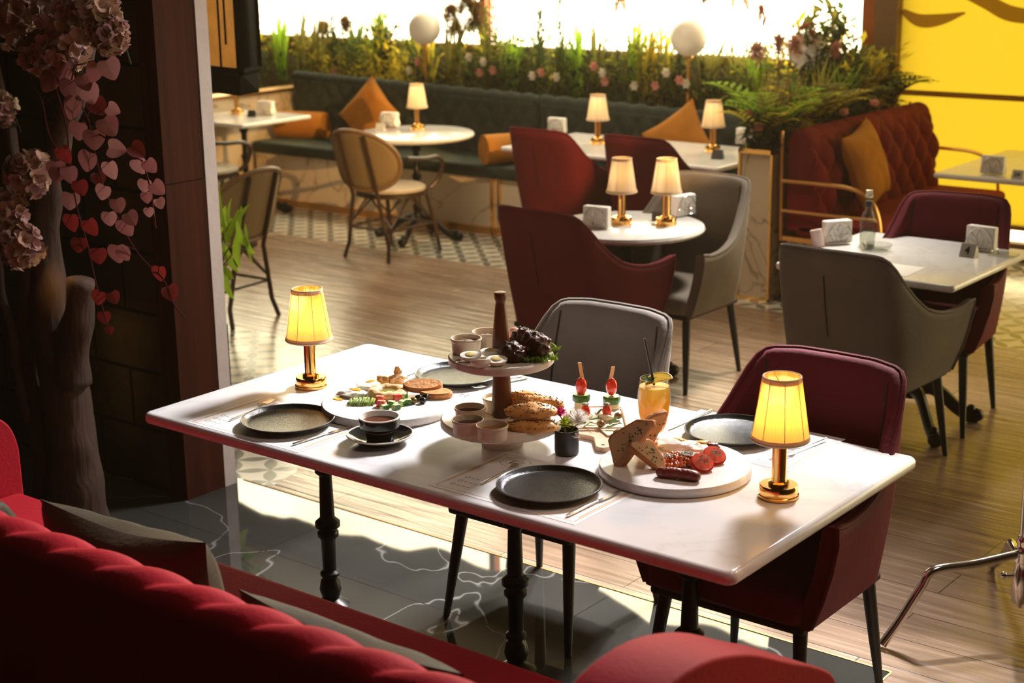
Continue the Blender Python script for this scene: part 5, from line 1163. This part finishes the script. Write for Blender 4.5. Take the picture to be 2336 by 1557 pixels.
ORD = ['leftmost','second','third','fourth','fifth','sixth','seventh','eighth','ninth','tenth','eleventh','twelfth','thirteenth','fourteenth','fifteenth','sixteenth','seventeenth','eighteenth','nineteenth','twentieth','twenty first','twenty second','twenty third']
def nth(i): return ORD[i]+(' from left' if i else '')
pos.sort()
for i, (px, top, mi) in enumerate(pos):
    p = at(px, 150, 1.15); x = p.x*9.35/p.y
    col_ = {0:'green',1:'olive',2:'sunlit yellow green',3:'dark green',5:'bright green'}[mi]
    grass('grass_clump', '%s grass clump rising above the banquette, %s' % (col_, nth(i)), x, 9.32+random.uniform(-.12,.1), .85, 26, top-.85+.10, .26, mi, .022, 'grass clumps in the window trough')
for i, (px, top, mi) in enumerate(((770,1.4,3),(1120,1.5,0),(1135,1.62,3),(1240,1.5,3),(1285,1.66,3),(1560,1.35,3))):
    p = at(px, 150, 1.15); x = p.x*9.30/p.y; r = thing('feathery_spike', ('dark' if mi == 3 else 'green')+' feathery fern spike against the bright window, '+nth(i), 'plant', (x, 9.25, .85), 0, 'feathery spikes against the window'); mb = MB(); h = top-.85
    for i in range(34):
        t = i/33
        for sg in (-1,1): mb.leaf((.0,0,.15+t*(h-.15)), (sg*.075*(1-t*.75), random.uniform(-.04,.04), .15+t*(h-.15)+.035), .016, n=2, up=(0,1,.2))
    mb.build('leaflets', m_lf[mi], r, sharp=0); MB().tube([(0,0,0),(0,0,h)], .005, 5).build('stem', m_lf[3], r)
def plume(x, y, z, h, lean, mtl, lb, group, w_=.06, drop=.3):
    r = thing('plume_grass', lb, 'plant', (x, y, z), 0, group); P = catmull([(0,0,0),(lean*.15,0,h*.5),(lean*.5,0,h*.85),(lean,0,h),(lean*1.35,0,h*(1-drop*.4))], 8)
    MB().tube(P, lambda t: .004-.003*t, 5).build('stem', m_lf[4], r); mb = MB(); n = len(P)
    for i in range(n//2, n):
        for _ in range(30 if mtl is m_lf[4] else 16):
            t = (i-n//2)/(n/2); d = Vector((random.gauss(0,1), random.gauss(0,.6), random.gauss(.5,.5))).normalized(); mb.leaf(P[i], P[i]+d*w_*(1-.5*t)*random.uniform(.5,1), .009, n=2)
    mb.build('plume', mtl, r, sharp=0)
PC = [0,0,0]
for px, h, ln, mm, k in ((1020,.50,.10,m_lf[4],1),(1058,.54,.12,m_lf[4],1),(752,.46,-.06,m_lf[4],1),(790,.50,.0,m_lf[4],1),(620,.75,.02,m_plume,0),(690,.80,.05,m_plume,0),(735,.85,-.03,m_plume,0),(800,.82,-.04,m_plume,0),(855,.86,.03,m_plume,0),(1010,.62,.10,m_lf[4],1),(1040,.70,.12,m_lf[4],1),(1075,.66,.05,m_lf[4],1),(1390,.75,.1,m_plume,0),(1600,.85,.02,m_lf[4],1),(1640,.78,.16,m_plume,0),(1750,.72,-.05,m_pink,2),(1835,.52,.0,m_pink,2),(1880,.62,-.14,m_pink,2),(1900,.5,.02,m_pink,2)):
    p = at(px, 120, 1.25); x = p.x*(9.3 if k < 2 else 8.95)/p.y; PC[k] += 1
    plume(x, 9.3 if k < 2 else 8.95, .85, h, ln, mm, ['pale fluffy grass plume glowing against the window, ', 'tall brown grass plume against the window, ', 'reddish arching plume near the right globe lamp, '][k]+nth(PC[k]-1), ['pale plumes', 'brown plumes', 'reddish plumes'][k], .07 if k == 2 else .13)
# small blossoms
fl = [(770,163),(940,160),(958,140),(1100,165),(1108,140),(1075,130),(1130,160),(1220,172),(1275,175),(1380,165),(1385,185),(1452,195),(1570,190),(1555,182),(1525,165),(1360,150),(1500,195),(1240,165)]
fl.sort(); BC = [0,0]
for i, (px, py) in enumerate(fl):
    p = at(px, py, 1.0); k = 9.08/p.y; x, z = p.x*k, 2.14+(1.0-2.14)*k; pk = i % 2 == 0; BC[pk] += 1
    r = thing('blossom', ('pink' if pk else 'cream')+' open blossom among the leaves behind the banquette, '+nth(BC[pk]-1), 'flower', (x, 9.08, z), 0, 'pink blossoms' if pk else 'cream blossoms'); mb = MB()
    for q in range(6): a = 2*pi*q/6; mb.leaf((0,0,0), (.042*cos(a), -.025, .042*sin(a)), .032, up=(0,-1,0), n=3, bend=.2)
    mb.build('petals', m_pink if pk else m_cream_p, r, sharp=0); MB().tube([(0,0,0),(.01,.05,-.15)], .003, 5).build('stem', m_lf[1], r)
# divider planter plants
m_plumep = leafm('pink_plume', (.62,.36,.28), .5)
random.seed(31)
for i, (dx, y, n_, L, mi, lb) in enumerate(((.11,7.95,14,.50,5,'green fern at the near end of the divider planter'),(.11,8.25,13,.46,1,'olive fern in the divider planter'),(.11,8.65,13,.48,1,'dark fern in the middle of the divider planter'),(.11,9.05,12,.50,0,'green fern near the window end of the divider planter'),(.11,7.85,7,.40,2,'yellow leaved fern leaning over the near planter corner'),(.13,8.45,8,.44,2,'yellow sunlit fern over the sofa back'),(.13,9.3,12,.50,3,'dark fern against the window frame'),(-.02,9.35,11,.45,3,'dark fern at the right end of the window'))):
    fern('fern', lb, -4.49+dx, y, .86, n_, L*1.15, mi, 'ferns of the divider planter', 1.25, .8)
for i, (y, h, mi) in enumerate(((7.88,.48,1),(8.0,.52,4),(8.2,.5,0),(8.5,.55,1),(8.8,.5,5),(9.1,.55,1))):
    grass('grass_clump', ['olive blades at the near end of divider planter','dry brown blades in the divider planter','green blades of the divider planter behind the pampas','olive blades in the middle of divider planter','bright green blades of divider planter','olive blades at the window end of divider planter'][i], -4.38, y, .86, 26, h, .20, mi, .014, 'grass clumps of the divider planter')
for i, (dx, y, h) in enumerate(((.02,8.0,.50),(.06,8.1,.54),(.0,8.3,.52))): plume(-4.49+dx, y, .86, h+.05, .05*(i-1), m_plumep, 'pale pink pampas plume over the divider planter, '+['left one','middle one','right one'][i], 'pampas plumes over the divider', .11)
for px, py, y_, lb in ((1730,290,7.78,'pink bud hanging just above the near planter corner'),(1712,258,7.85,'pink bud left of the near planter corner, higher one'),(1995,235,8.6,'pink bud above the right half of the red sofa back'),(1925,255,8.3,'pink bud above the pillow on the red sofa')):
    p = at(px, py, 1.0); k = y_/p.y; r = thing('pink_bud', lb, 'flower', (p.x*k, y_, 2.14-1.14*k), 0, 'pink buds of the divider planter'); lump((0,0,0), (.028,.028,.022), px, .2).build('bud', m_pink, r); MB().tube([(0,0,0),(.03,.02,-.06),(.06,.03,-.16)], .003, 5).build('stem', m_lf[1], r)

# ---------------------------------------------------------------- green houseplant behind the column
X_ = -4.95
POTC = (at(534, 950, 0).x, at(534, 950, 0).y, 0); POTZ = .43
pl = thing('potted_plant', 'bright green leafy potted plant half hidden behind the column', 'plant', POTC)
MB().box(-.26,.0,-.24,.0,0,POTZ).build('tall_pot', mat('dull_black_pot', (.012,.011,.010), .5), pl, bevel=.006)
random.seed(12)
def onplane(px, py, Y):
    d = FW+RT*((px-1168)/3579.75)-UP*((py-778.5)/3579.75); t = Y/d.y; return Vector((d.x*t, Y, 2.14+d.z*t))
lv = [((520,600),(512,500),22),((518,560),(520,420),16),((520,540),(540,455),18),((540,500),(575,560),26),((545,480),(535,560),30),((548,520),(560,610),34),((560,510),(590,600),24),((545,505),(575,470),20),((560,540),(588,575),20),((515,560),(555,620),20),((512,600),(545,680),30),((510,610),(540,640),14),((530,500),(510,540),20),((552,470),(560,560),28),((516,470),(522,520),26)]
lf = MB(); base = Vector(POTC)
for (a, b_, wd) in lv:
    Y = POTC[1]+.08+random.uniform(-.12,.10); A, B = onplane(*a, Y), onplane(*b_, Y+random.uniform(-.05,.05)); o0 = Vector(POTC); lf.leaf(A-o0, B-o0, wd*.0023, up=(-.6+random.uniform(-.5,.5), -.75, .3+random.uniform(-.4,.4)), n=8, bend=.12, fold=.3)
lf.build('leaves', m_lf[5], pl, sharp=0)
sm = MB()
for (a, b_, wd) in lv[::2]: A = onplane(*a, POTC[1]+.1)-Vector(POTC); sm.tube(catmull([(-.1,-.1,POTZ-.02),(A.x*.5-.06,-.04,(A.z+POTZ)/2),tuple(A)], 5), .004, 5)
sm.build('stems', m_lf[1], pl)

# ---------------------------------------------------------------- hanging lantern by the column
hl = thing('hanging_casing', 'large black framed lantern with amber reflecting glass hanging beside the column', 'casing', (-5.62, 5.0, 0)); c0 = Vector((-5.62, 5.0, 0))
m_amber = mat('amber_reflection', (.55,.24,.05), .25, emit=(.80,.34,.06), estr=.28, var=.5, vscale=5)  # reflection in the framed glass, painted as amber colour and glow
def Lp(px, py, Y): return onplane(px, py, Y)-c0
fr = MB(); zt = 2.9
xa = Lp(487, 100, 4.86).x; xb = Lp(545, 100, 4.86).x; xc = Lp(583, 100, 5.05).x; zb = Lp(545, 165, 4.86).z
a0, a1, a2 = Vector((xa-.12, -.10, 0)), Vector((xb, -.14, 0)), Vector((xc, .06, 0))
a3 = a2+a0-a1
def up_(v, z): return Vector((v.x, v.y, z))
for p in (a0, a1, a2, a3): fr.tube([up_(p, zb), up_(p, zt)], .017, 4)
for p, q in ((a0,a1),(a1,a2),(a2,a3),(a3,a0)):
    for z in (zb, zt): fr.tube([up_(p, z), up_(q, z)], .020, 4)
fr.tube([up_((a0+a1)/2, zb), up_((a0+a1)/2, zt)], .008, 4); fr.tube([up_((a0+a1*2)/3, zb+.12), up_((a0+a1*2)/3, zt)], .008, 4)
fr.tube([up_((a0+a2)/2, zt), up_((a0+a2)/2, 3.25)], .012, 6)
m_flatb = mat('flat_black', (.006,.005,.005), .8, spec=.1)
fr.build('frame', m_flatb, hl)
g = MB(); g.add([up_(a0, zb), up_(a1, zb), up_(a1, zt), up_(a0, zt)], [(0,1,2,3)]); g.build('amber_pane', m_amber, hl, solid=.004)
g = MB(); g.add([up_(a1, zb), up_(a2, zb), up_(a2, zt), up_(a1, zt)], [(0,1,2,3)]); g.add([up_(a2, zb), up_(a3, zb), up_(a3, zt), up_(a2, zt)], [(0,1,2,3)]); g.build('side_panel', m_flatb, hl, solid=.01)
g = MB(); c1 = (a0+a1+a2+a3)/4; sk = [a0*.75+c1*.25, a1*.75+c1*.25, a2*.98+c1*.02, a3*.75+c1*.25]; g.add([up_(p, zb-.005) for p in (a0,a1,a2,a3)]+[up_(p, zb-.11) for p in sk], [(0,3,2,1),(4,5,6,7),(0,1,5,4),(1,2,6,5),(2,3,7,6),(3,0,4,7)]); g.build('base_panel', m_flatb, hl)

# ---------------------------------------------------------------- tree trunk, hydrangeas, vines at left
m_bark = mat('driftwood', (.046,.021,.012), .85, var=.35, vscale=6)
nt, b = N(m_bark); hh_ = texnoise(nt, coords(nt, (14,14,1.6)), 2.2, 8, .6); bumpn(nt, b, hh_, .45, .02)
TY = 3.25
def tp_(px, py, Y=TY): return onplane(px, py, Y)
tt = thing('tree_trunk', 'bare brown driftwood tree trunk in front of the dark block wall', 'tree', tuple(tp_(170, 1180)[:2])+(0,)); o0 = Vector(tt.location)
def limb(pts, rad, name='trunk', Y=TY, seed=0):
    P = catmull([tp_(*p, Y)-o0 for p in pts], 6); n = len(P); rr = []
    for i in range(n):
        t = i/(n-1)*(len(rad)-1); k = min(int(t), len(rad)-2); rr.append((rad[k]*(1-(t-k))+rad[k+1]*(t-k)))
    mb = MB().tube(P, rr, 22); 
    mb.v = [tuple(Vector(v)*(1)+Vector((nz(v, 9, seed), nz(v, 9, seed+5), 0))*.018) for v in mb.v]
    mb.build(name, m_bark, tt, sharp=0)
limb([(180,1235),(178,1160),(165,1040),(150,900),(125,760),(112,650),(105,520),(115,400),(150,280),(190,150),(225,0),(240,-120)], [.125,.105,.090,.082,.078,.062,.048,.045,.042,.036,.03,.026])
limb([(165,870),(172,780),(178,720),(184,640)], [.065,.058,.052,.050], 'cut_branch')
limb([(95,1140),(90,1000),(70,880),(48,760),(62,640),(45,480),(20,300),(-20,120)], [.030,.030,.028,.026,.03,.028,.024,.02], 'side_branch', 3.2, 2)
limb([(60,960),(40,850),(15,720),(-20,560)], [.020,.018,.018,.016], 'side_branch', 3.15, 3)
m_hyd = leafm('hydrangea_petal', (.42,.24,.17), .25); m_hyd2 = leafm('hydrangea_cream', (.50,.38,.24), .25); m_hyd3 = leafm('hydrangea_mauve', (.42,.24,.24), .25)
random.seed(44)
def hydrangea(px, py, rpx, lb, Y=3.12, warm=0):
    c = tp_(px, py, Y); R_ = rpx*.00128; r = thing('hydrangea', lb, 'flower', tuple(c), 0, 'dried pink hydrangea heads'); mb = MB(); nfl = int(22+rpx*.6)
    for q in range(nfl):
        z = 1-2*(q+.5)/nfl; a = q*2.39996; s = sqrt(1-z*z); d = Vector((s*cos(a), s*sin(a), z)); d = (d+Vector((random.gauss(0,.12) for _ in range(3)))).normalized(); p = d*R_*random.uniform(.62,1.08); u = d.orthogonal().normalized(); v = d.cross(u); ph = random.uniform(0, 2); m = random.choice((0,0,1,2))
        for k in range(4):
            an = ph+pi/2*k; t = (u*cos(an)+v*sin(an)+d*random.uniform(.1,.7)).normalized(); mb.leaf(p, p+t*.034, .033, up=d, n=4, bend=.18, m=m, shape=lambda k: sin(pi*min(1, k*.80+.10))**.6)
    mb.build('florets', [m_hyd, m_hyd2, m_hyd3], r, sharp=0); MB().tube([(0,0,0),(-.03,.08,-.04),(-.06,.12,-.1)], .004, 5).build('stem', m_lf[3], r)
for px, py, rp, lb in ((30,30,72,'hydrangea head in the upper left corner'),(150,15,75,'hydrangea head at the top edge, second from the left corner'),(215,40,58,'large hydrangea head at the top right of the cluster beside the dark wall'),(140,100,58,'hydrangea head at the bottom of the top cluster, catching light'),(95,120,45,'dim hydrangea head at lower left of the top cluster'),(250,80,32,'small hydrangea head at the right tip of the top cluster'),(65,395,50,'solitary mauve hydrangea head left of the trunk, below the top cluster'),(12,480,48,'hydrangea head at the left edge above the lowest one'),(45,560,52,'lowest hydrangea head at the left edge'),(-4,245,34,'hydrangea head cut by the left edge, between top and lower clusters')): hydrangea(px, py, rp, lb)
m_vine = leafm('vine_leaf', (.20,.065,.058), .35); m_vine2 = leafm('vine_leaf_red', (.12,.010,.008), .5); m_vine3 = leafm('vine_leaf_pale', (.33,.14,.12), .3)
def heart(mb, c, dirn, nrm, s, m):
    d = Vector(dirn).normalized(); n_ = Vector(nrm); n_ = (n_-d*n_.dot(d)).normalized(); sd_ = d.cross(n_); k0 = len(mb.v); mb.v.append(tuple(c)); O = []
    for i in range(18):
        t = 2*pi*i/18; x = .55*(.35*sin(t)**3+.65*sin(t)); y = .55*(6-(13*cos(t)-5*cos(2*t)-2*cos(3*t)-cos(4*t)))/23+.45*(1-cos(t))*.5; O.append((x, y))
    for x, y in O: mb.v.append(tuple(Vector(c)+d*y*s+sd_*x*s+n_*(abs(x)*.25*s-.1*y*y*s)))
    k1 = len(mb.v); mb.v.append(tuple(Vector(c)+d*.4*s))
    for i in range(18): mb.f.append((k1, k0+1+i, k0+1+(i+1) % 18)); mb.m.append(m)
def vine(lb, pts, leaves, Y=3.1, tend=None):
    c = tp_(*pts[0], Y); r = thing('leafy_vine', lb, 'vine', tuple(c), 0, 'hanging pink leaved vines'); P = catmull([tp_(*p, Y)-c for p in pts], 6)
    st_ = MB().tube(P, .0028, 5)
    mb = MB()
    for (px, py, s, ang, m) in leaves:
        p = tp_(px, py, Y-.02+random.uniform(-.03,.03))-c; a = R(ang); d = RT*sin(a)+Vector((0,0,-1))*cos(a); n_ = -FW+RT*random.uniform(-.5,.5)+UP*random.uniform(-.3,.5); s_ = s*.00118; q = min(P, key=lambda w_: (w_-p).length)
        b0 = p-d*s_*.5; st_.tube([q, (q+b0)/2+Vector((0,0,.006)), b0], .0013, 4); heart(mb, b0, d, n_, s_, m)
    st_.build('stem', m_vine2, r); mb.build('leaves', [m_vine, m_vine2, m_vine3], r, sharp=0)
random.seed(61)
vine('pink leaved vine hanging from the top cluster down the middle', [(170,150),(165,200),(200,270),(215,340),(235,420),(270,500),(310,570),(345,610),(375,640),(395,690),(422,725)],
     [(252,160,56,20,2),(215,168,52,-30,0),(205,215,58,10,2),(165,250,60,-30,0),(225,245,50,40,1),(260,250,36,60,2),(180,300,52,-10,0),(250,290,56,30,0),(215,320,56,0,0),(268,340,48,80,2),(200,370,56,-20,0),(255,390,50,10,2),(225,410,40,10,1),(235,440,42,-20,2),(270,470,40,10,0),(250,500,40,0,2),(290,520,50,20,0),(300,500,40,30,0),(270,580,52,0,0),(285,580,40,20,0),(365,625,42,0,1),(390,670,44,20,1)])
vine('pink leaved vine ending over the brown column panel', [(215,300),(270,330),(320,360),(335,400),(345,440),(350,480),(355,520)],
     [(315,345,46,50,1),(320,380,44,20,2),(345,380,40,30,0),(330,425,36,-10,2),(362,430,42,40,0),(335,452,30,0,0),(365,465,30,20,2),(340,485,26,0,2)])
vine('dark red leaved vine hanging behind the pink ones near the trunk', [(120,130),(125,190),(150,280),(160,370),(175,470),(200,560),(220,650),(250,760)],
     [(140,165,60,-20,0),(110,190,56,-40,0),(130,400,46,-10,0),(160,460,50,-10,2),(150,355,50,20,1),(185,430,44,10,1),(165,510,50,0,1),(210,520,50,20,1),(180,560,44,-10,1),(225,585,46,0,1),(225,680,42,-20,1),(260,680,36,20,1),(238,725,36,0,1),(250,755,24,10,1)])
vine('shorter pink leaved vine nearest the hydrangea heads', [(60,120),(70,180),(95,230),(110,300),(130,340)], [(150,185,54,10,2),(160,205,56,-10,0),(195,190,44,20,0),(130,390,54,0,0),(160,400,50,0,0)])
